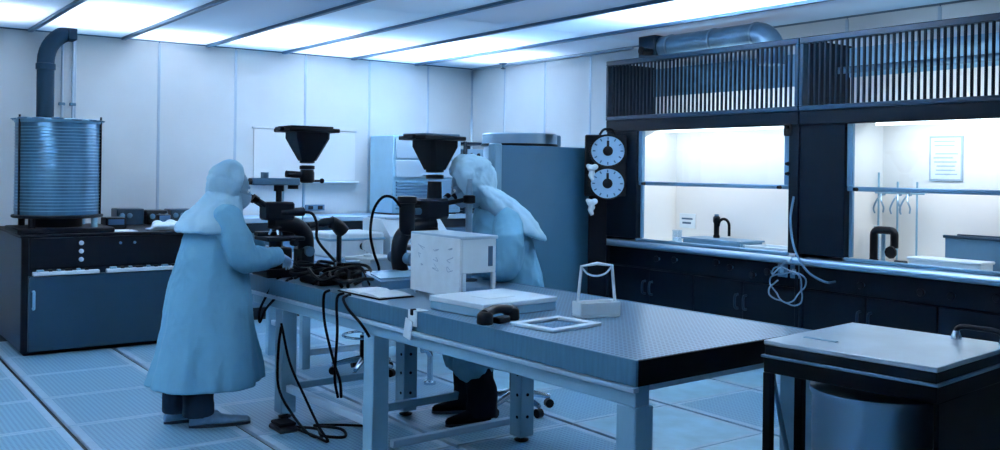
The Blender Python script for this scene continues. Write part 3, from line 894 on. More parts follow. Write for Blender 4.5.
T = thing('white_board', 'pale white board with bright tray ledge on the back wall', 'board', (4.62, 10.18, 1.42))
MB().box(3.99, 5.25, 10.175, 10.192, 1.45, 2.03, .003).build('board_face', M['board'], T)
MB().box(3.97, 5.27, 10.165, 10.192, 2.03, 2.05, .003).build('board_frame', M['wall'], T)
MB().box(3.97, 5.27, 10.10, 10.192, 1.42, 1.445, .005).build('board_tray', M['white'], T)
T = thing('socket_strip', 'dark double socket plate on the back wall just above the bench', 'socket', (4.0, 10.17, 1.08))
MB().box(4.62, 4.86, 10.165, 10.19, 1.10, 1.17, .005).build('socket_plate', M['grey'], T)
for x in (4.68, 4.80):
    MB().box(x - .03, x + .03, 10.155, 10.165, 1.115, 1.155, .003).build('socket_face', M['black'], T)
T = thing('drying_oven', 'tall pale-blue louvred oven on the back bench behind the second microscope', 'oven', (5.88, 9.8, 1.06))
MB().box(5.42, 6.36, 9.56, 10.12, 1.08, 1.99, .01).build('oven_body', M['frame'], T)
for x in (5.5, 6.28):
    MB().box(x - .04, x + .04, 9.60, 10.08, 1.06, 1.08).build('oven_foot', M['black'], T)
for z0, z1 in ((1.72, 1.96), (1.50, 1.70)):
    D = MB().box(5.45, 6.33, 9.535, 9.56, z0, z1, .006).build('oven_door', M['frame_light'], T)
    MB().box(5.80, 6.0, 9.51, 9.535, z0 + .02, z0 + .04, .004).build('door_pull', M['chrome'], D)
for k in range(9):
    MB().box(5.46, 5.90, 9.535, 9.56, 1.13 + k * .038, 1.13 + k * .038 + .022, .003).build('louvre', M['steelblue'], T)
MB().box(5.94, 6.32, 9.54, 9.56, 1.12, 1.47, .004).build('oven_panel', M['counter_front'], T)
T = thing('instrument_rack', 'dark framed instrument rack on the back bench beside the pale oven', 'rack', (6.62, 9.8, 1.06))
for x in (6.42, 6.82):
    for y in (9.56, 10.08):
        MB().box(x - .018, x + .018, y - .018, y + .018, 1.06, 1.94, .003).build('rack_post', M['navy'], T)
for z in (1.08, 1.50, 1.92):
    MB().box(6.42, 6.82, 9.545, 10.10, z - .015, z + .015, .003).build('rack_shelf', M['navy'], T)
for z0, mm in ((1.10, 'navy2'), (1.53, 'grey'), (1.70, 'counter')):
    U = MB().box(6.445, 6.795, 9.54, 10.05, z0, z0 + (.3 if z0 < 1.2 else .15), .006).build('rack_unit', M[mm], T)
    for x in (6.50, 6.60, 6.70):
        MB().lathe((x, 9.54, z0 + .08), [(.022, 0), (.022, .014), (.012, .018)], 10, (0, -1, 0)).build('unit_knob', M['black'], U)

# ------------------------------------------------------------------ rear bench behind the long table
T = thing('rear_table', 'pale side table with white equipment behind the long perforated table', 'table', (3.85, 7.3, 0))
MB().box(3.12, 4.62, 6.93, 7.75, .83, .86, .005).build('table_top', M['counter'], T)
MB().box(3.16, 4.58, 6.96, 7.72, .72, .83, .004).build('apron', M['navy'], T)
for x in (3.15, 4.52):
    for y in (6.96, 7.65):
        MB().box(x, x + .07, y, y + .07, 0, .72, .006).build('leg', M['frame'], T)
MB().box(3.22, 4.52, 6.98, 7.02, .10, .15, .004).build('stretcher', M['frame_light'], T)
MB().box(3.17, 3.21, 7.03, 7.65, .26, .30, .004).build('stretcher', M['frame_light'], T)
T = thing('white_console', 'white sloped console with round dial on the rear side table', 'console', (4.2, 7.2, .86))
MB().prism([(3.98, 7.05, .86), (3.98, 7.05, 1.02), (3.98, 7.22, 1.16), (3.98, 7.55, 1.16), (3.98, 7.55, .86)], (.60, 0, 0)).build('console_case', M['white'], T)
MB().lathe((4.40, 7.045, .95), [(.06, 0), (.06, .012), (.05, .018)], 20, (0, -1, 0)).build('console_dial', M['grey'], T)
MB().box(4.02, 4.54, 7.20, 7.54, 1.16, 1.18, .004).build('console_lid', M['frame_light'], T)
T = thing('white_case', 'white equipment case on the rear side table left of the console', 'case', (3.65, 7.25, .86))
MB().box(3.42, 3.92, 7.05, 7.5, .86, 1.06, .012).build('case_body', M['white'], T)
MB().box(3.41, 3.93, 7.04, 7.51, 1.0, 1.02, .004).build('case_band', M['frame'], T)
MB().lathe((3.72, 7.05, .95), [(.03, 0), (.03, .015), (.02, .02)], 14, (0, -1, 0)).build('case_latch', M['black'], T)

# ------------------------------------------------------------------ long perforated table
TX, TY, TR = 2.54, 2.60, R(2.6)
TW, TL, TZ = 1.20, 3.80, .88
TM = Matrix.Translation((TX, TY, 0)) @ Matrix.Rotation(TR, 4, 'Z')
T = thing('long_table', 'long perforated steel work table with pale blue legs across the room', 'table', (TX, TY, 0), TR)
LT = T
MB().box(.012, TW - .012, .012, TL - .012, TZ - .03, TZ, .002).build('table_top', M['top_perf'], T, local=True, smooth=False)
MB().box(.0, .014, .0, TL, TZ - .10, TZ + .002, .002).build('front_edge', M['apron'], T, local=True, smooth=False)
MB().box(TW - .014, TW, .0, TL, TZ - .10, TZ + .002, .002).build('rear_edge', M['apron'], T, local=True, smooth=False)
MB().box(.014, TW - .014, .0, .014, TZ - .10, TZ, .002).build('shaded_end_plate', M['blackm'], T, local=True, smooth=False)  # both end plates black to paint in the shade on the table end
MB().box(.014, TW - .014, TL - .014, TL, TZ - .10, TZ, .002).build('shaded_end_plate', M['blackm'], T, local=True, smooth=False)
MB().box(.014, TW - .014, .014, TL - .014, TZ - .10, TZ - .031).build('core', M['grey'], T, local=True, smooth=False)
for x in (.02, TW - .10):
    MB().box(x, x + .08, .02, TL - .3, TZ - .185, TZ - .102, .004).build('frame_rail', M['frame'], T, local=True)
for y in (1.95, 3.06):
    MB().box(.10, TW - .10, y, y + .07, TZ - .185, TZ - .102, .004).build('cross_rail', M['frame'], T, local=True)
MB().box(.10, TW - .10, .02, .07, TZ - .128, TZ - .102, .003).build('cross_rail', M['frame_light'], T, local=True)
MB().box(-.012, .02, .0, TL - .3, TZ - .122, TZ - .102, .003).build('edge_lip', M['frame_light'], T, local=True)
legs = [(.02, .02), (.02, 1.95), (.02, 3.06), (TW - .105, .02), (.91, 1.76), (.68, 2.66)]
for k, (x, y) in enumerate(legs):
    L = MB().box(x, x + .105, y, y + .105, .03, TZ - .185, .006).build('leg', M['frame'], T, local=True)
    MB().lathe((x + .052, y + .052, 0), [(.04, 0), (.045, .008), (.02, .014), (.02, .03)], 12).build('leg_foot', M['black'], L, local=True)
    if k >= 4:
        for z in (.15, .28, .40):
            MB().cyl((x - .002, y + .03, z), (x - .004, y + .03, z), .010, n=8).build('bolt_hole', M['blackm'], L, local=True)
            MB().cyl((x + .05, y + .002, z), (x + .05, y - .004, z), .010, n=8).build('bolt_hole', M['blackm'], L, local=True)
MB().box(.05, .09, 2.055, 3.06, .17, .215, .004).build('stretcher', M['frame_light'], T, local=True)
MB().box(.125, .96, 1.90, 1.94, .075, .115, .004).build('stretcher', M['frame_light'], T, local=True)
MB().box(.30, 1.05, 2.50, 2.54, .10, .15, .004).build('stretcher', M['frame'], T, local=True)
MB().box(.125, .68, 3.09, 3.13, .17, .215, .004).build('stretcher', M['frame'], T, local=True)


def tp(x, y, z=0.0):
    """table-local point to world"""
    return TM @ Vector((x, y, TZ + z))


# wire holder, frame, hand set, flat box, notebook, tag
T = thing('wire_holder', 'small white tray with tall wire handle standing on the perforated table', 'tray', (3.16, 3.52, TZ), R(-14))
s_ = MB().box(-.11, .11, -.05, .05, .0, .012, .003)
s_.box(-.11, .11, -.05, -.042, .012, .075, .003).box(-.11, .11, .042, .05, .012, .075, .003)
s_.box(-.11, -.102, -.042, .042, .012, .075, .003).box(.102, .11, -.042, .042, .012, .075, .003)
s_.build('tray_body', M['paper'], T, local=True)
MB().tube([(-.105, 0, .06), (-.085, 0, .25)] + [(.0, 0, .262)] + [(.085, 0, .25), (.105, 0, .06)], .0085, 8).build('wire_handle', M['paper'], T, local=True)
MB().tube(spline([(-.083, 0, .245), (-.05, 0, .212), (0, 0, .20), (.05, 0, .212), (.083, 0, .245)], 4), .005, 8).build('wire_dip', M['paper'], T, local=True)

T = thing('picture_frame', 'white rectangular flat frame lying on the perforated table', 'frame', (2.81, 3.41, TZ), R(8))
for a in ((-.165, .165, -.14, -.10), (-.165, .165, .10, .14), (-.165, -.125, -.10, .10), (.125, .165, -.10, .10)):
    MB().box(*a, .0, .014, .003).build('frame_bar', M['white'], T, local=True)
MB().box(-.125, .125, -.10, .10, .001, .004).build('frame_glass', M['glass'], T, local=True, smooth=False)

T = thing('flat_box', 'flat pale box with lid lying on the table before the seated worker', 'box', (2.86, 3.98, TZ), R(6))
MB().box(-.25, .25, -.21, .21, 0, .05, .004).build('box_base', M['frame'], T, local=True)
MB().box(-.255, .255, -.215, .215, .042, .068, .004).build('box_lid', M['white'], T, local=True)
MB().box(-.10, .08, -.08, .06, .068, .0695, .0).build('box_label', M['paper'], T, local=True, smooth=False)

T = thing('hand_set', 'chunky black handset lying against the flat pale box', 'handset', (2.64, 3.63, TZ), R(15))
h = MB().tube(spline([(-.10, 0, .04), (-.05, .01, .055), (0, .012, .06), (.05, .01, .055), (.10, 0, .04)], 4), [.03, .03, .028, .025, .023, .022, .022, .022, .022, .022, .022, .022, .023, .025, .028, .03, .03], 10)
h.build('handset_grip', M['black'], T, local=True)
MB().lathe((-.10, 0, 0), [(.036, 0), (.04, .01), (.038, .045), (.026, .06)], 14).build('ear_piece', M['black'], T, local=True)
MB().lathe((.10, 0, 0), [(.036, 0), (.04, .01), (.038, .045), (.026, .06)], 14).build('mouth_piece', M['black'], T, local=True)
MB().box(-.05, .04, -.045, .0, .0, .03, .006).build('cradle', M['black'], T, local=True)

T = thing('open_notebook', 'open notebook with white pages on black cover near the table edge', 'notebook', (2.60, 4.80, TZ), R(3))
MB().box(-.10, .13, -.23, .23, 0, .008, .002).build('cover', M['blackm'], T, local=True)
for s in (-1, 1):
    pr = [(-.09, s * .004, .008), (-.09, s * .004, .016), (-.09, s * .05, .023), (-.09, s * .15, .020), (-.09, s * .215, .012), (-.09, s * .215, .008)]
    P = MB().prism(pr, (.21, 0, 0)).build('page_block', M['paper'], T, local=True)
T = thing('paper_tag', 'white paper tag folded over the front edge of the long table', 'tag', tuple(tp(0, 1.52)), TR)
s_ = MB().box(-.006, .06, -.035, .045, .002, .006, .001)
MB.box(s_, -.008, -.003, -.03, .05, -.075, .006, .001)
s_.box(-.014, -.008, -.01, .055, -.15, -.05, .001, mat=Matrix.Rotation(R(12), 4, 'X'))
s_.build('tag_sheet', M['paper'], T, local=True)
MB().box(-.016, .012, .0, .02, -.02, .012, .003).build('tag_clip', M['black'], T, local=True)

# white display box on clear stand
T = thing('display_box', 'white box on clear stand with a printed sheet hanging from its side', 'box', (2.98, 4.55, TZ), R(0))
BX0, BX1, BY0, BY1 = 2.83, 3.07, 4.25, 4.76
MB().box(BX0 + .01, BX1, BY0, BY1, 1.035, 1.225, .006).build('box_body', M['white'], T)
MB().box(BX0 - .002, BX1 + .008, BY0 - .008, BY1 + .008, 1.22, 1.238, .004).build('box_lid', M['frame_light'], T)
S = MB().box(BX0 - .004, BX0 + .008, BY0 - .004, BY1 + .004, .90, 1.225, .002).build('printed_sheet', M['paper'], T)
random.seed(21)
for r_ in range(3):
    for c in range(3):
        y = BY0 + .09 + c * .15
        z = 1.16 - r_ * .055
        pts = [(BX0 - .006, y + random.uniform(-.035, .035), z + random.uniform(-.02, .02)) for _ in range(4)]
        MB().tube(spline(pts, 3), .0022, 4).build('ink_squiggle', M['ink_pale'], S)
MB().box(BX1 - .055, BX1 - .025, BY0 - .003, BY0 + .002, 1.07, 1.18, .001).build('slot', M['ink'], T)
for x, y in ((BX0 + .03, BY0 + .012), (BX1 - .012, BY0 + .012), (BX1 - .012, BY1 - .012), (BX0 + .03, BY1 - .012)):
    MB().box(x - .011, x + .011, y - .011, y + .011, TZ, 1.035, .002).build('stand_leg', M['white'], T)
MB().box(BX0 + .03, BX1, BY0 + .01, BY0 + .018, TZ + .01, 1.03).build('stand_pane', M['acrylic'], T, smooth=False)
T = thing('power_supply', 'blue sloped power box on the table behind the open notebook', 'box', (2.88, 5.05, TZ), TR)
MB().prism([(-.16, -.11, 0), (-.16, -.11, .05), (-.16, .11, .09), (-.16, .11, 0)], (.32, 0, 0)).build('case', M['steelblue'], T, local=True)
MB().box(-.14, .14, -.06, .06, .07, .076, .001, mat=Matrix.Rotation(R(10), 4, 'X')).build('face_plate', M['frame'], T, local=True)
T = thing('white_carton', 'white carton on the long table between the two microscopes', 'carton', (3.05, 5.65, TZ), R(20))
MB().box(-.14, .14, -.11, .11, 0, .12, .006).build('carton_body', M['white'], T, local=True)
MB().box(-.145, .145, -.115, .115, .11, .13, .004).build('carton_lid', M['paper'], T, local=True)
T = thing('lens_holder', 'pale round lens holder standing on the white carton', 'holder', (3.02, 5.65, TZ + .13))
MB().lathe((3.02, 5.65, TZ + .13), [(.03, 0), (.03, .01), (.012, .02), (.012, .04)], 12).build('holder_foot', M['white'], T)
MB().lathe((3.02, 5.665, TZ + .20), [(.022, 0), (.04, .0), (.04, .03), (.022, .03)], 16, (0, -1, 0)).build('holder_ring', M['white'], T)

# ------------------------------------------------------------------ microscopes
def arc(c, r, a0, a1, n, plane='xz'):
    out = []
    for k in range(n + 1):
        t = R(a0 + (a1 - a0) * k / n)
        out.append(Vector((c[0] + r * math.cos(t), c[1], c[2] + r * math.sin(t))))
    return out


def bellows_camera(T, x, y, z0, z1, rb, rt_, plate, mm='black'):
    """inverted cone plate camera on the phototube; z0 lens, z1 top plate (local)"""
    C = MB().loft([[Vector((x + sx * rb, y + sy * rb, z0)) for sx, sy in ((-1, -.6), (-.6, -1), (.6, -1), (1, -.6), (1, .6), (.6, 1), (-.6, 1), (-1, .6))],
                   [Vector((x + sx * rt_, y + sy * rt_, z1 - .04)) for sx, sy in ((-1, -.8), (-.8, -1), (.8, -1), (1, -.8), (1, .8), (.8, 1), (-.8, 1), (-1, .8))],
                   [Vector((x + sx * rt_, y + sy * rt_, z1)) for sx, sy in ((-1, -.8), (-.8, -1), (.8, -1), (1, -.8), (1, .8), (.8, 1), (-.8, 1), (-1, .8))]]).build('camera_cone', M['black'], T, local=True)
    P = MB().box(x - plate[0], x + plate[1], y - .14, y + .14, z1, z1 + .028, .006).build('plate_holder', M['black'], T, local=True)
    MB().box(x - plate[0] + .02, x + plate[1] - .04, y - .12, y + .12, z1 + .028, z1 + .042, .004).build('dark_slide', M[mm], P, local=True)
    MB().box(x - plate[0] - .03, x - plate[0], y - .05, y + .05, z1 + .004, z1 + .034, .006).build('slide_grip', M['black'], P, local=True)
    for dz in (.012, -.03):
        MB().lathe((x, y, z0 + dz - .03), [(rb * .7, 0), (rb * .98, .004), (rb * .98, .026), (rb * .7, .03)], 18).build('lens_ring', M['black'], T, local=True)
    MB().lathe((x, y, z0 - .062), [(rb * .6, 0), (rb * .92, .002), (rb * .92, .006), (rb * .6, .008)], 18).build('bright_ring', M['steelblue'], T, local=True)


# first microscope: the standing worker looks into it
S1 = (2.58, 5.95, TZ)
T = thing('microscope', 'black microscope with cone camera used by the standing worker', 'microscope', S1)
MB().box(-.20, .17, -.14, .14, 0, .055, .012).build('base', M['black'], T, local=True)
MB().box(-.17, -.05, -.10, .10, .055, .075, .006).build('light_port', M['blackm'], T, local=True)
MB().tube(spline([(.11, 0, .05), (.125, 0, .15), (.12, 0, .26), (.06, 0, .325), (-.03, 0, .345), (-.11, 0, .345)], 5), [.055] * 26, 12).build('limb', M['black'], T, local=True)
S = MB().box(-.19, .07, -.12, .12, .235, .262, .006).build('stage', M['black'], T, local=True)
MB().cyl((-.02, -.12, .225), (-.02, -.17, .225), .022, n=12).build('stage_knob', M['black'], S, local=True)
MB().box(-.13, -.04, -.03, .05, .262, .268, .001).build('slide', M['acrylic'], S, local=True)
MB().cyl((-.09, 0, .12), (-.09, 0, .235), .035, .045, 14).build('condenser', M['black'], T, local=True)
MB().lathe((-.09, 0, .335), [(.05, 0), (.055, -.015), (.03, -.03)], 16).build('nosepiece', M['black'], T, local=True)
for a in (0, 90, 180, 270):
    MB().cyl((-.09 + .025 * math.cos(R(a)), .025 * math.sin(R(a)), .31), (-.09 + .045 * math.cos(R(a)), .045 * math.sin(R(a)), .272), .012, .009, 10).build('objective', M['chrome'], T, local=True)
for s in (-1, 1):
    MB().cyl((.115, s * .045, .16), (.115, s * .10, .16), .034, n=16).build('focus_knob', M['grey'], T, local=True)
H = MB().box(-.18, .02, -.07, .07, .37, .49, .014).build('head', M['black'], T, local=True)
MB().cyl((-.09, 0, .325), (-.09, 0, .375), .05, n=16).build('body_tube', M['black'], T, local=True)
MB().box(-.18, .0, -.08, .08, .075, .19, .012).build('illuminator', M['black'], T, local=True)
MB().box(-.20, .06, .02, .10, .262, .292, .006).build('mechanical_stage', M['black'], T, local=True)
MB().box(.07, .16, -.08, .08, .055, .18, .012).build('focus_block', M['black'], T, local=True)
for s in (-1, 1):
    E_ = MB().cyl((-.14, s * .032, .45), (-.235, s * .032, .505), .020, .018, 12).build('eyepiece', M['black'], H, local=True)
    MB().cyl((-.228, s * .032, .501), (-.262, s * .032, .521), .024, .026, 12).build('eye_cup', M['rubber'], E_, local=True)
MB().cyl((-.07, 0, .46), (-.07, 0, .60), .020, n=12).build('phototube', M['black'], T, local=True)
MB().cyl((-.07, 0, .56), (-.07, 0, .60), .034, n=14).build('phototube_clamp', M['black'], T, local=True)
A = MB().box(-.26, .07, -.028, .028, .60, .648, .006).build('camera_arm', M['grey'], T, local=True)
MB().cyl((-.17, 0, .648), (-.17, 0, .685), .026, n=12).build('arm_knob', M['grey'], A, local=True)
MB().cyl((-.275, 0, .625), (-.26, 0, .625), .022, n=12).build('arm_end_knob', M['black'], A, local=True)
MB().cyl((.03, 0, .575), (.03, 0, .60), .036, n=14).build('arm_clamp', M['black'], A, local=True)
bellows_camera(T, .13, 0, .765, .955, .052, .118, (.185, .175))
L = MB().lathe((.13, 0, .615), [(.035, 0), (.05, .01), (.05, .07), (.042, .09)], 16).build('shutter', M['black'], T, local=True)
MB().cyl((.09, 0, .67), (-.02, 0, .675), .022, .024, 12).build('viewing_tube', M['black'], L, local=True)
MB().cyl((.17, 0, .63), (.235, 0, .63), .008, n=8).build('shutter_lever', M['black'], L, local=True)
MB().ell((.24, 0, .63), .018, .018, .018, 10, 6).build('lever_knob', M['black'], L, local=True)
for x, y in ((.0, .09), (.13, .06)):
    MB().cyl((x, y, .05), (x, y, .615), .007, n=8).build('support_rod', M['frame'], T, local=True)
MB().cyl((-.08, -.05, .42), (.085, -.05, .425), .026, .030, 12).build('side_lamp', M['black'], T, local=True)
MB().tube(spline([(.17, .05, .32), (.25, .05, .335), (.32, .05, .345), (.38, .05, .32), (.43, .05, .27)], 4), [.022] * 5 + [.03] * 4 + [.045] * 4 + [.05] * 4, 12).build('lamp_house', M['black'], T, local=True)
MB().cyl((.40, .05, .29), (.40, .05, 0), .018, n=10).build('lamp_post', M['black'], T, local=True)
MB().lathe((.40, .05, 0), [(.07, 0), (.07, .012), (.02, .03)], 16).build('lamp_foot', M['black'], T, local=True)
single('lamp_cable', MB().tube(spline([(2.665, 5.90, 1.305), (2.72, 5.88, 1.29), (2.745, 5.86, 1.22), (2.74, 5.84, 1.12), (2.79, 5.76, 1.02), (2.85, 5.66, .93), (2.88, 5.58, .89)], 6), .010, 7), M['rubber'], 'black cable curving down from the side lamp of the first microscope', 'cable', (2.72, 5.8, .88))

# second microscope: the seated worker looks into it
S2 = (3.14, 5.20, TZ)
T = thing('microscope', 'black microscope with wide plate camera in front of the seated worker', 'microscope', S2, R(8))
MB().box(-.17, .20, -.15, .15, 0, .06, .012).build('base', M['black'], T, local=True)
MB().tube(spline([(-.13, 0, .05), (-.155, 0, .16), (-.14, 0, .28), (-.06, 0, .34), (.06, 0, .36), (.12, 0, .37)], 5), [.05] * 26, 12).build('limb', M['black'], T, local=True)
S = MB().box(-.06, .22, -.13, .13, .20, .228, .006).build('stage', M['black'], T, local=True)
MB().cyl((.1, -.13, .19), (.1, -.18, .19), .024, n=12).build('stage_knob', M['grey'], S, local=True)
MB().cyl((.09, 0, .08), (.09, 0, .2), .03, .042, 14).build('condenser', M['black'], T, local=True)
MB().lathe((.09, 0, .345), [(.055, 0), (.06, -.02), (.03, -.04)], 16).build('nosepiece', M['black'], T, local=True)
for a in (0, 90, 180, 270):
    MB().cyl((.09 + .025 * math.cos(R(a)), .025 * math.sin(R(a)), .31), (.09 + .048 * math.cos(R(a)), .048 * math.sin(R(a)), .255), .013, .009, 10).build('objective', M['chrome'], T, local=True)
for s in (-1, 1):
    MB().cyl((-.13, s * .045, .16), (-.13, s * .105, .16), .036, n=16).build('focus_knob', M['grey'], T, local=True)
H = MB().box(.0, .20, -.08, .08, .40, .53, .016).build('head', M['black'], T, local=True)
for s in (-1, 1):
    E_ = MB().cyl((.18, s * .033, .48), (.265, s * .033, .53), .022, .019, 12).build('eyepiece', M['grey'], H, local=True)
    MB().cyl((.258, s * .033, .526), (.285, s * .033, .542), .025, .026, 12).build('eye_cup', M['rubber'], E_, local=True)
MB().cyl((.13, 0, .52), (.13, 0, .64), .05, .045, 16).build('phototube', M['black'], T, local=True)
bellows_camera(T, .13, 0, .715, .905, .060, .115, (.195, .150), 'grey')
V = MB().lathe((-.11, -.02, .30), [(.035, 0), (.05, .01), (.05, .20), (.062, .205), (.062, .245), (.045, .25)], 18).build('lamp_column', M['black'], T, local=True)
MB().cyl((-.11, -.02, .51), (.05, 0, .50), .018, n=10).build('lamp_link', M['black'], V, local=True)
for z in (.26, .45):
    MB().cyl((-.06, -.02, z), (.02, -.01, z), .022, n=10).build('clamp_bolt', M['grey'], V, local=True)
MB().cyl((.28, -.17, 0), (.28, -.17, .66), .022, n=14).build('side_post', M['steel'], T, local=True)
MB().lathe((.28, -.17, .50), [(.024, 0), (.04, .006), (.04, .05), (.024, .056)], 14).build('post_collar', M['black'], T, local=True)
MB().cyl((.18, -.06, .50), (.28, -.17, .53), .016, n=10).build('post_link', M['black'], T, local=True)
MB().lathe((.28, -.17, 0), [(.06, 0), (.06, .012), (.025, .02)], 16).build('post_foot', M['black'], T, local=True)
single('lamp_cable', MB().tube(spline([(2.98, 5.15, 1.36), (2.93, 5.17, 1.42), (2.87, 5.19, 1.42), (2.82, 5.21, 1.34), (2.80, 5.21, 1.20), (2.82, 5.20, 1.08), (2.85, 5.19, .99), (2.85, 5.18, .92), (2.90, 5.22, .89)], 6), .009, 7), M['rubber'], 'black cable arching from the lamp column of the second microscope', 'cable', (2.83, 5.2, .88))

# black controller and cable tangle on the table between the microscopes
T = thing('stage_controller', 'low black controller box half buried in cables on the table', 'controller', (2.60, 5.42, TZ), TR)
MB().box(-.11, .12, -.14, .14, 0, .06, .01).build('controller_case', M['black'], T, local=True)
for k, (x, y) in enumerate(((-.06, -.08), (.0, -.05), (.05, .02), (-.05, .05))):
    MB().lathe((x, y, .06), [(.02, 0), (.02, .014), (.012, .02)], 10).build('controller_knob', M['grey'], T, local=True)
MB().cyl((.06, -.08, .06), (.075, -.085, .13), .008, n=8).build('joystick', M['black'], T, local=True)
T = thing('lens_turret', 'spare black lens turret lying among the cables on the table', 'lens', (2.83, 5.50, TZ))
MB().lathe((2.83, 5.50, TZ), [(.06, 0), (.07, .01), (.07, .05), (.045, .07), (.045, .10)], 16).build('turret_body', M['black'], T)
MB().lathe((2.83, 5.50, TZ + .10), [(.045, 0), (.05, .004), (.05, .02), (.03, .024)], 14).build('turret_ring', M['grey'], T)
random.seed(9)
spots = ['nearest the first microscope', 'looping over the controller', 'curling by the lens turret', 'trailing along the table edge', 'lying toward the notebook', 'looping behind the controller', 'crossing the middle of the pile']
for k, w_ in enumerate(spots):
    cx = 2.62 + .10 * math.sin(k * 2.1)
    cy = 5.62 - .085 * k
    pts = []
    n = 9
    for q in range(n):
        t = q * 1.25 + k
        pts.append((cx + random.uniform(.06, .15) * math.cos(t), cy + random.uniform(.08, .20) * math.sin(t), TZ + .018 + random.uniform(.03, .10) * (1 if 0 < q < n - 1 else 0)))
    single('tangled_cable', MB().tube(spline(pts, 5), .0105, 6), M['rubber'], 'black cable in the tabletop tangle, ' + w_, 'cable', (cx, cy, TZ), 'tangled cables on the table')

# cables hanging under the front edge
hang = [
    ([(2.44, 5.72, .90), (2.415, 5.74, .88), (2.395, 5.86, .76), (2.39, 5.95, .66), (2.39, 5.95, .58), (2.395, 5.86, .68), (2.41, 5.68, .80), (2.42, 5.60, .885), (2.46, 5.60, .90)], 'black cable hanging in a loop under the table by the left leg'),
    ([(2.39, 5.60, .60), (2.385, 5.63, .45), (2.385, 5.62, .22), (2.385, 5.42, .10), (2.40, 5.20, .02), (2.44, 5.10, .012)], 'black cable running down the left leg to the floor'),
    ([(2.39, 5.60, .62), (2.385, 5.45, .40), (2.39, 5.25, .24), (2.42, 5.10, .08), (2.44, 5.02, .012), (2.42, 5.15, .014), (2.40, 5.35, .012)], 'black cable slanting from the left leg to the floor behind stretcher'),
    ([(2.44, 5.02, .89), (2.405, 5.03, .86), (2.40, 5.0, .70), (2.41, 4.90, .50), (2.42, 4.84, .40), (2.44, 4.86, .30)], 'left of two black cables dangling at the middle of the table edge'),
    ([(2.45, 4.86, .89), (2.41, 4.87, .86), (2.405, 4.85, .68), (2.41, 4.88, .48), (2.42, 4.90, .38), (2.44, 4.90, .29)], 'right of two black cables dangling at the middle of the table edge'),
    ([(2.46, 4.80, .89), (2.415, 4.80, .87), (2.405, 4.72, .82), (2.41, 4.58, .76), (2.42, 4.50, .70)], 'short black cable end over the edge near the middle leg'),
]
for p, lb in hang:
    single('hanging_cable', MB().tube(spline(p, 5), .0085, 6), M['rubber'], lb, 'cable', p[-1], 'cables hanging under the table')
T = thing('foot_switch', 'black foot switch on the floor by the left table leg', 'pedal', (2.34, 5.45, 0))
MB().box(2.28, 2.40, 5.34, 5.52, 0, .03, .008).build('switch_base', M['black'], T)
MB().box(2.285, 2.395, 5.36, 5.50, .035, .055, .006, mat=None).build('switch_pedal', M['rubber'], T)
single('floor_cable', MB().tube(spline([(2.40, 5.42, .012), (2.50, 5.30, .012), (2.46, 5.14, .014), (2.56, 5.05, .013), (2.62, 5.22, .012), (2.52, 5.38, .012), (2.66, 5.30, .012), (2.80, 5.18, .012)], 6), .009, 6), M['rubber'], 'black cable curled on the floor beside the foot switch', 'cable', (2.5, 5.25, 0))
single('bent_tap', MB().tube([(3.74, 6.0, 0), (3.74, 6.0, .20)] + [(3.74 - .06 + .06 * math.cos(t), 6.0, .20 + .06 * math.sin(t)) for t in [PI * .6 * q / 6 for q in range(1, 7)]], .022, 10).lathe((3.74, 6.0, 0), [(.045, 0), (.045, .02), (.025, .03)], 14), M['chrome'], 'short bent chrome pipe stub rising from the floor under the table', 'pipe', (3.74, 6.0, 0))

# ------------------------------------------------------------------ stools
def stool(loc, lb, seat_z, rz):
    T = thing('lab_stool', lb, 'stool', loc, rz, 'laboratory stools')
    MB().lathe((0, 0, seat_z - .07), [(.15, 0), (.18, .01), (.19, .04), (.18, .065), (.10, .07)], 24).build('seat', M['grey'], T, local=True)
    MB().cyl((0, 0, .12), (0, 0, seat_z - .07), .024, n=14).build('post', M['chrome'], T, local=True)
    MB().cyl((0, 0, .10), (0, 0, .30), .038, n=14).build('gas_sleeve', M['black'], T, local=True)
    n = 24
    MB().tube([(.17 * math.cos(2 * PI * k / n), .17 * math.sin(2 * PI * k / n), .30) for k in range(n)], .010, 8, closed=True).build('foot_ring', M['chrome'], T, local=True)
    for k in range(5):
        t = 2 * PI * k / 5
        c, s = math.cos(t), math.sin(t)
        A = MB().tube([(.02 * c, .02 * s, .12), (.14 * c, .14 * s, .10), (.25 * c, .25 * s, .075)], [.026, .022, .016], 8).build('base_arm', M['chrome'], T, local=True)
        MB().cyl((.245 * c - .02 * s, .245 * s + .02 * c, .03), (.245 * c + .02 * s, .245 * s - .02 * c, .03), .03, n=12).build('caster', M['black'], A, local=True)
    return T


stool((3.81, 5.04, 0), 'stool under the seated worker behind the long table', .555, R(56))
stool((3.50, 6.58, 0), 'empty chrome-legged stool standing behind the long table near its back legs', .58, R(10))

# ------------------------------------------------------------------ right foreground: vat on a bench frame
VR = R(6.0)
T = thing('lidded_vat', 'dark square bench with pale lid over a stainless drum at right front', 'vat', (3.085, 1.716, 0), VR)
VW, VD, VZ = .70, .67, .95
MB().box(0, VW, 0, VD, VZ - .018, VZ, .003).build('lid', M['lid'], T, local=True)
MB().box(.003, VW - .003, .003, VD - .003, VZ - .056, VZ - .019, .003).build('lid_skirt', M['hood'], T, local=True)
MB().box(-.008, VW + .008, -.008, VD + .008, VZ - .066, VZ - .057, .002).build('frame_lip', M['steelblue'], T, local=True)
MB().box(.0, VW, .0, VD, VZ - .125, VZ - .067, .003).build('frame_band', M['blackm'], T, local=True)
for x, y in ((-.004, VD - .034), (VW - .035, VD - .035), (VW - .035, 0)):
    MB().box(x, x + .034, y, y + .034, 0, VZ - .125, .003).build('leg', M['blackm'], T, local=True)
MB().box(.02, VW - .035, .002, .02, .02, VZ - .125, .003).build('front_panel', M['blackm'], T, local=True)  # black sheet stands in for the deep shade beside the drum
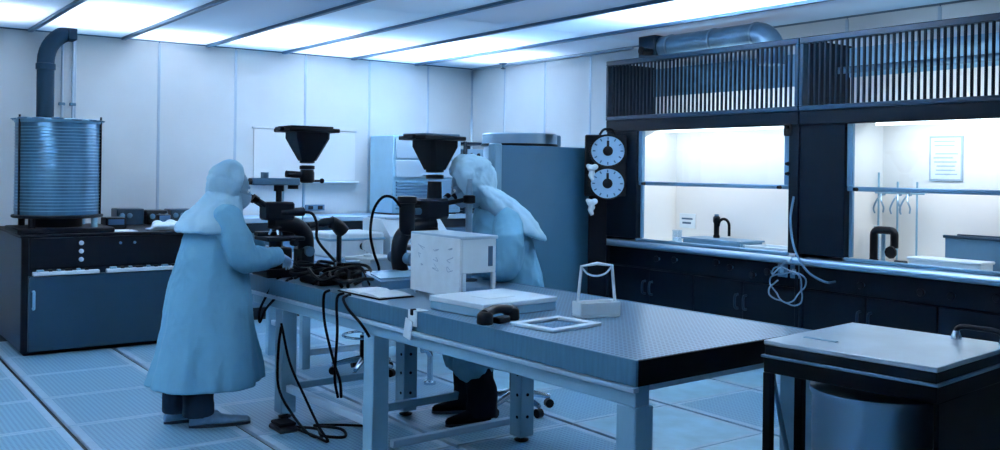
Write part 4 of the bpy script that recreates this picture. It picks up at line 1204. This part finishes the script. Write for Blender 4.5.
MB().box(.20, .235, VD - .05, VD - .015, 0, VZ - .125, .003).build('inner_post', M['blackm'], T, local=True)
MB().box(.17, .19, .46, .60, VZ, VZ + .004, .001).build('lid_hinge', M['frame'], T, local=True)
D = MB().lathe((.29, .35, 0), [(.225, .02), (.24, .03), (.24, .74), (.25, .755), (.25, .775), (.24, .78)], 48).build('drum', M['steel'], T, local=True)
for z in (.22, .48):
    MB().lathe((.29, .35, z), [(.239, 0), (.246, .006), (.246, .018), (.239, .024)], 48).build('drum_hoop', M['steel'], D, local=True)
MB().tube([(.035, VD - .02, VZ - .14), (.10, VD - .02, .62), (.17, VD - .03, .40)], .010, 8).build('brace', M['grey'], T, local=True)
MB().tube([(.045, VD - .02, VZ - .14), (.026, VD - .02, .74)], .009, 8).build('brace', M['frame'], T, local=True)
MB().tube(spline([(.64, .20, VZ), (.64, .20, VZ + .035), (.64, .175, VZ + .052), (.64, .12, VZ + .052), (.64, .06, VZ + .052), (.64, .03, VZ + .04), (.64, .02, VZ)], 6), .0105, 10).build('lid_handle', M['black'], T, local=True)
for y in (.20, .02):
    MB().lathe((.64, y, VZ), [(.02, 0), (.02, .01), (.013, .03), (.011, .034)], 14).build('handle_foot', M['chrome'], T, local=True)

# ------------------------------------------------------------------ people
def limb(mb, pts, rad, n=14, k=5, end=True):
    P = spline(pts, k)
    rr = []
    m = len(pts) - 1
    for i in range(len(P)):
        t = i / k
        a = min(int(t), m - 1)
        f = t - a
        rr.append(rad[a] * (1 - f) + rad[a + 1] * f)
    mb.tube(P, rr, n)
    mb.ell(P[0], rr[0], rr[0], rr[0], 12, 8)
    if end:
        mb.ell(P[-1], rr[-1], rr[-1], rr[-1], 12, 8)


def body_loft(mb, rings, folds=None, n=72):
    """rings: (cx, cy, z, rx, ry); folds(z, theta) radial factor"""
    out = []
    zs = rings
    dense = []
    for a, b in zip(zs[:-1], zs[1:]):
        for q in range(6):
            t = q / 6
            dense.append([a[i] * (1 - t) + b[i] * t for i in range(5)])
    dense.append(list(zs[-1]))
    for cx, cy, z, rx, ry in dense:
        rg = []
        for k in range(n):
            t = 2 * PI * k / n
            f = folds(z, t) if folds else 1
            rg.append(Vector((cx + rx * f * math.cos(t), cy + ry * f * math.sin(t), z)))
        out.append(rg)
    mb.loft(out)


def cloth(me, fn):
    """push every vertex along its normal to give the cloth creases"""
    no = [v.normal.copy() for v in me.vertices]
    for v, n_ in zip(me.vertices, no):
        if v.co.z < .30:
            n_.z = 0
        v.co = v.co + n_ * fn(v.co)
    me.update()
    return me


def crease(p, sx, sy, sz, seed=0.0):
    n_ = noise.noise(Vector((p.x * sx + seed, p.y * sy, p.z * sz)))
    return 1 - 2.2 * abs(n_)


def coat_folds(p):
    a = max(0, min(1, (1.12 - p.z) / .8))
    return .040 * a * crease(p, 6.5, 6.5, .35, 3.1) + .006 * crease(p, 10, 10, 4, 7.7) + .003 * crease(p, 22, 22, 12, 1.2)


def coat_folds_seated(p):
    return .016 * crease(p, 7, 7, 3.5, 3.1) + .006 * crease(p, 16, 16, 9, 7.7)


def hood_folds(p):
    f = .6 if p.z > 1.38 else .45
    return f * .014 * crease(p, 11, 11, 5, 5.5) + f * .005 * crease(p, 24, 24, 18, 2.5)


def trouser_folds(p):
    return .007 * crease(p, 10, 10, 12, 4.0)


def put(me, name, T, label=None):
    o = bpy.data.objects.new(name, me)
    COL.objects.link(o)
    o.parent = T
    WM[o.name] = WM[T.name]
    if label: o['label'] = label
    return o


def hand(T, wrist, fwd, upv, side, curl=(25, 35, 25), name='glove'):
    """a gloved hand: palm, four unequal bent fingers, thumb off the side of the palm"""
    f = Vector(fwd).normalized()
    u = Vector(upv)
    u = (u - f * u.dot(f)).normalized()
    l = u.cross(f) * side          # towards the thumb
    Mx = Matrix((f, l, u)).transposed().to_4x4()
    Mx.translation = Vector(wrist)
    mb = MB()
    rg = []
    for x, w_, h in ((-.05, .030, .026), (-.015, .030, .022), (.02, .036, .020), (.06, .042, .018), (.085, .042, .015), (.095, .036, .010)):
        rg.append([Vector((x, w_ * math.cos(2 * PI * k / 16), h * math.sin(2 * PI * k / 16))) for k in range(16)])
    mb.loft(rg)
    for i, (y, ln, r_) in enumerate(((.031, .070, .0095), (.011, .080, .0098), (-.010, .074, .0092), (-.030, .058, .0085))):
        p = Vector((.082, y, 0))
        a = 0
        pts, rr = [p.copy()], [r_ * 1.05]
        sp = (y * .9)
        for s, c in zip((.45, .32, .23), curl):
            a += R(c)
            p = p + Vector((math.cos(a), sp * .6, -math.sin(a))) * ln * s
            pts.append(p.copy())
            rr.append(r_ * (1 - .08 * len(rr)))
        mb.tube(pts, rr, 10)
        mb.ell(pts[-1], rr[-1], rr[-1], rr[-1], 8, 6)
    pts = [Vector((.012, .024, -.004)), Vector((.040, .048, -.014)), Vector((.068, .058, -.026)), Vector((.088, .056, -.036))]
    mb.tube(pts, [.015, .0125, .011, .009], 10)
    mb.ell(pts[-1], .009, .009, .009, 8, 6)
    mb.lathe((-.055, 0, 0), [(.034, 0), (.037, .006), (.037, .02), (.031, .028)], 16, (1, 0, 0))
    mb.v = [Mx @ p for p in mb.v]
    return put(remesh(mb, name, M['glove'], .0045, 2), name, T)


def head(mb, c, tilt, turn):
    rot = (Matrix.Rotation(turn, 3, 'Z') @ Matrix.Rotation(tilt, 3, 'Y'))
    c = Vector(c)
    def P(x, y, z): return c + rot @ Vector((x, y, z))
    mb.ell(c, .098, .077, .115, 18, 12, rot)                       # skull
    mb.ell(P(.035, 0, -.055), .062, .055, .066, 14, 10, rot)       # jaw
    mb.ell(P(.075, 0, -.098), .024, .026, .018, 10, 8, rot)        # chin
    mb.tube([P(.090, 0, .022), P(.108, 0, -.005), P(.122, 0, -.030), P(.098, 0, -.040)], [.010, .012, .015, .010], 10)   # nose
    for s in (-1, 1):
        mb.ell(P(.083, s * .034, .028), .020, .026, .010, 10, 8, rot)   # brow
        mb.ell(P(.070, s * .045, -.018), .024, .022, .018, 10, 8, rot)  # cheek
        mb.ell(P(-.008, s * .078, -.005), .018, .009, .030, 10, 8, rot) # ear
    mb.tube([P(.095, -.024, -.062), P(.104, 0, -.060), P(.095, .024, -.062)], [.007, .009, .007], 8)  # lips
    return P, rot


def face_bits(T, P, rot, mask=True):
    for s in (-1, 1):
        E_ = MB().ell(P(.088, s * .031, .006), .011, .012, .012, 12, 8, rot).build('eye', M['paper'], T, local=True)
        MB().ell(P(.096, s * .031, .006), .0045, .006, .006, 10, 6, rot).build('iris', M['ink'], E_, local=True)
    if mask:
        mb = MB()
        rows = []
        for i in range(7):
            z = -.020 - .017 * i
            row = []
            for k in range(13):
                a = R(-78 + 156 * k / 12)
                bul = 1 - .18 * ((i - 2.5) / 3.5) ** 2
                row.append(Vector(((.138 - .004 * i) * bul * math.cos(a), .082 * math.sin(a), z)))
            rows.append(row)
        vs_, fs_ = [], []
        n = 13
        for q, sc in ((0, 1.0), (1, .95)):
            for row in rows:
                vs_ += [P(p.x * sc, p.y * sc, p.z) for p in row]
        o2 = 7 * n
        for i in range(6):
            for k in range(n - 1):
                a = i * n + k
                fs_ += [(a, a + 1, a + n + 1, a + n), (o2 + a, o2 + a + n, o2 + a + n + 1, o2 + a + 1)]
        for k in range(n - 1):
            fs_ += [(k, o2 + k, o2 + k + 1, k + 1), (6 * n + k, 6 * n + k + 1, o2 + 6 * n + k + 1, o2 + 6 * n + k)]
        for i in range(6):
            a, b = i * n, i * n + n - 1
            fs_ += [(a, a + n, o2 + a + n, o2 + a), (b, o2 + b, o2 + b + n, b + n)]
        mb.add(vs_, fs_)
        mb.build('face_mask', M['mask'], T, local=True)


def hood_shell(mb, c, rot, rx, ry, rz, open_deg=48, seed=0, puff=.03):
    """cloth hood: a shell round the head left open at the face"""
    c = Vector(c)
    n, m = 40, 22
    rows_o, rows_i = [], []
    for i in range(m + 1):
        t = R(open_deg) + (PI - R(open_deg) - .02) * i / m
        ro, ri = [], []
        for k in range(n):
            a = 2 * PI * k / n
            d = Vector((math.cos(t), math.sin(t) * math.cos(a), math.sin(t) * math.sin(a)))
            wv = 1 + puff * math.sin(3 * a + seed + 4 * t) + puff * .7 * math.sin(5 * t - 2 * a + seed) + (.07 if d.z > .3 and d.x < .2 else 0)
            e = 1 - .10 * math.exp(-((i) / 2.0) ** 2)
            ro.append(c + rot @ Vector((d.x * rx * wv, d.y * ry * wv * e, d.z * rz * wv * e)))
            ri.append(c + rot @ Vector((d.x * rx * .86, d.y * ry * .82 * e, d.z * rz * .82 * e)))
        rows_o.append(ro)
        rows_i.append(ri)
    mb.loft(list(reversed(rows_i)) + rows_o, cap=True)


def shoe(T, heel, yaw_, ln=.29, z=0, cover=True):
    mb = MB()
    c, s = math.cos(yaw_), math.sin(yaw_)
    def L(x, y, zz): return Vector((heel[0] + c * x - s * y, heel[1] + s * x + c * y, z + zz))
    rg = []
    for x, w_, h in ((0, .028, .045), (.02, .040, .085), (.07, .044, .105), (.13, .046, .085), (.19, .052, .062), (.24, .050, .048), (ln - .015, .036, .038), (ln, .016, .024)):
        rg.append([L(x, w_ * math.cos(2 * PI * k / 18), .012 + h * .5 + h * .5 * math.sin(2 * PI * k / 18)) for k in range(18)])
    mb.loft(rg)
    S = mb.build('shoe', M['shoe' if cover else 'trouser_black'], T, local=True)
    mb = MB()
    rg = []
    for zz in (0, .016):
        rg.append([L(ln / 2 + (ln / 2 + .004) * math.cos(2 * PI * k / 24), (.044 + .010 * math.cos(2 * PI * k / 24)) * math.sin(2 * PI * k / 24), zz) for k in range(24)])
    mb.loft(rg).build('sole', M['sole'], S, local=True)


# --- standing worker ---------------------------------------------------------
P1 = (2.05, 5.87, 0)
T = thing('person', 'person standing in long pale cleanroom coat and hood, hands at first microscope', 'person', P1)
bd = MB()
Pf, rot = head(bd, (.12, .0, 1.465), R(16), R(-10))
limb(bd, [(.03, 0, 1.20), (.06, .0, 1.32), (.095, .01, 1.42)], [.08, .06, .055])
body_loft(bd, [(-.03, 0, .80, .12, .16), (-.03, 0, .95, .125, .165), (.0, 0, 1.10, .11, .16), (.01, 0, 1.24, .10, .17), (.02, 0, 1.31, .06, .12)], n=32)
for s, kn, an in ((-1, (-.07, -.10, .46), (-.09, -.10, .09)), (1, (-.10, .10, .46), (-.19, .10, .09))):
    limb(bd, [(-.03, s * .09, .84), kn, an], [.095, .065, .042])
    if s < 0:
        limb(bd, [(.02, -.19, 1.265), (.10, -.25, 1.045), (.37, -.15, 1.035)], [.055, .045, .030])
    else:
        limb(bd, [(.02, .19, 1.265), (.14, .26, 1.08), (.42, .26, 1.06)], [.055, .045, .030])
put(remesh(bd, 'body', M['skin'], .010, 3), 'body', T)
face_bits(T, Pf, rot)
ct = MB()


def folds1(z, t):
    a = max(0, min(1, (1.10 - z) / .75))
    return 1 + a * (.030 * math.sin(5 * t + .6 + 1.2 * z) + .022 * math.sin(9 * t + 2.0 - z) + .014 * math.sin(14 * t + 3 * z))


body_loft(ct, [(-.03, 0, .235, .318, .283), (-.03, 0, .258, .315, .28), (-.03, 0, .50, .280, .265), (-.025, 0, .78, .245, .25), (-.015, 0, 1.0, .205, .235),
               (.0, 0, 1.14, .180, .235), (.01, 0, 1.25, .150, .215), (.03, 0, 1.33, .105, .14), (.05, 0, 1.39, .075, .08)], folds1)
limb(ct, [(.015, -.185, 1.275), (.055, -.26, 1.14), (.10, -.265, 1.045), (.23, -.215, 1.030), (.345, -.16, 1.035)], [.092, .090, .088, .070, .052])
limb(ct, [(.015, .185, 1.275), (.08, .26, 1.16), (.14, .265, 1.08), (.28, .27, 1.06), (.39, .262, 1.06)], [.092, .088, .084, .068, .052])
C = put(cloth(remesh(ct, 'coat', M['coat'], .009, 3), coat_folds), 'coat', T)
hd = MB()
hood_shell(hd, Pf(-.015, 0, .005), rot, .152, .128, .146, 76, 1.3)


def folds_c(z, t): return 1 + .03 * math.sin(6 * t + 1) + .02 * math.sin(11 * t + 5 * z)


body_loft(hd, [(-.04, 0, 1.195, .195, .262), (-.035, 0, 1.23, .193, .258), (-.01, 0, 1.30, .172, .215), (.03, 0, 1.36, .135, .15), (.06, 0, 1.43, .105, .10)], folds_c)
H = put(cloth(remesh(hd, 'hood', M['hoodcloth'], .008, 2), hood_folds), 'hood', T)
tr = MB()
for s, kn, an in ((-1, (-.09, -.09, .40), (-.115, -.09, .075)), (1, (-.12, .08, .40), (-.185, .08, .075))):
    limb(tr, [(-.04, s * .075, .60), kn, (an[0], an[1], .19), (an[0], an[1], .07)], [.10, .092, .088, .092], end=False)
me = cloth(remesh(tr, 'trousers', M['trouser'], .010, 2), trouser_folds)
put(me, 'trousers', T)
shoe(T, (-.17, -.09), R(-14), .36)
shoe(T, (-.27, .08), R(-4), .34)
hand(T, (.375, -.15, 1.035), (.9, .62, -.42), (.3, .1, 1), 1)
hand(T, (.42, .262, 1.06), (.95, -.35, -.30), (.2, 0, 1), -1)

# --- seated worker -----------------------------------------------------------
P2 = (3.80, 5.05, 0)
T = thing('person', 'person in pale hooded coat seated behind the table, bending to second microscope', 'person', P2, R(153))
bd = MB()
Pf, rot = head(bd, (.33, .0, 1.495), R(26), R(0))
limb(bd, [(.06, 0, 1.22), (.16, .0, 1.33), (.265, .0, 1.44)], [.085, .062, .056])
body_loft(bd, [(.0, 0, .575, .13, .17), (.0, 0, .70, .135, .17), (.02, 0, .90, .11, .155), (.05, 0, 1.08, .105, .16), (.09, 0, 1.23, .09, .17), (.12, 0, 1.30, .055, .11)], n=32)
KN = {1: (.30, .22, .57), -1: (.33, -.08, .57)}
AN = {1: (.25, .30, .09), -1: (.30, .02, .09)}
for s in (-1, 1):
    limb(bd, [(.02, s * .09, .60), KN[s], AN[s]], [.085, .062, .042])
    limb(bd, [(.09, s * .19, 1.245), (.10, s * .29, .99), (.36, s * .17, 1.02)], [.055, .045, .030])
put(remesh(bd, 'body', M['skin'], .010, 3), 'body', T)
face_bits(T, Pf, rot)
ct = MB()


def folds2(z, t):
    a = max(0, min(1, (1.22 - z) / .5))
    return 1 + a * (.035 * math.sin(5 * t + .3 + 3 * z) + .02 * math.sin(9 * t + 5 * z))


body_loft(ct, [(-.01, 0, .56, .205, .25), (-.01, 0, .70, .200, .24), (.02, 0, .88, .195, .235), (.07, 0, 1.05, .195, .235), (.10, 0, 1.18, .180, .225), (.13, 0, 1.27, .14, .18), (.17, 0, 1.34, .09, .09)], folds2)
for s in (-1, 1):
    limb(ct, [(.085, s * .185, 1.255), (.085, s * .27, 1.11), (.11, s * .285, .99), (.23, s * .235, 1.0), (.33, s * .185, 1.02)], [.088, .088, .084, .068, .052])
    k_ = KN[s]
    limb(ct, [(.03, s * .10, .60), (k_[0] * .6, k_[1] * .75, .59), (k_[0], k_[1], .575), (k_[0] + .02, k_[1] + .02, .47), (k_[0] + .0, k_[1] + .03, .36)], [.105, .10, .095, .105, .125])
C = put(cloth(remesh(ct, 'coat', M['coat'], .009, 3), coat_folds_seated), 'coat', T)
hd = MB()
hood_shell(hd, Pf(-.02, 0, .01), rot, .185, .15, .170, 66, 2.2)
dr = []
for (x, z, rx, ry) in ((.27, 1.51, .165, .135), (.19, 1.455, .195, .16), (.10, 1.375, .205, .19), (.04, 1.295, .205, .225), (-.01, 1.22, .205, .25), (-.02, 1.19, .200, .25)):
    n = 48
    rg = []
    for k in range(n):
        t = 2 * PI * k / n
        f_ = 1 + .03 * math.sin(6 * t + 1) + .02 * math.sin(11 * t + 9 * z)
        rg.append(Vector((x + rx * f_ * math.cos(t) * .93, ry * f_ * math.sin(t), z + rx * math.cos(t) * .30)))
    dr.append(rg)
hd.loft(dr)
put(cloth(remesh(hd, 'hood', M['hoodcloth'], .008, 2), hood_folds), 'hood', T)
tr = MB()
for s in (-1, 1):
    limb(tr, [KN[s], (KN[s][0] * .5 + AN[s][0] * .5, KN[s][1] * .5 + AN[s][1] * .5, .33), (AN[s][0], AN[s][1], .18), (AN[s][0], AN[s][1], .05)], [.085, .09, .095, .10], end=False)
put(cloth(remesh(tr, 'trousers', M['trouser_black'], .010, 2), trouser_folds), 'trousers', T)
shoe(T, (AN[1][0] - .05, AN[1][1]), R(12), .29, cover=False)
shoe(T, (AN[-1][0] - .05, AN[-1][1]), R(0), .29, cover=False)
hand(T, (.36, .17, 1.02), (1, -.35, -.15), (.1, 0, 1), -1)
hand(T, (.36, -.17, 1.02), (1, .35, -.15), (.1, 0, 1), 1)
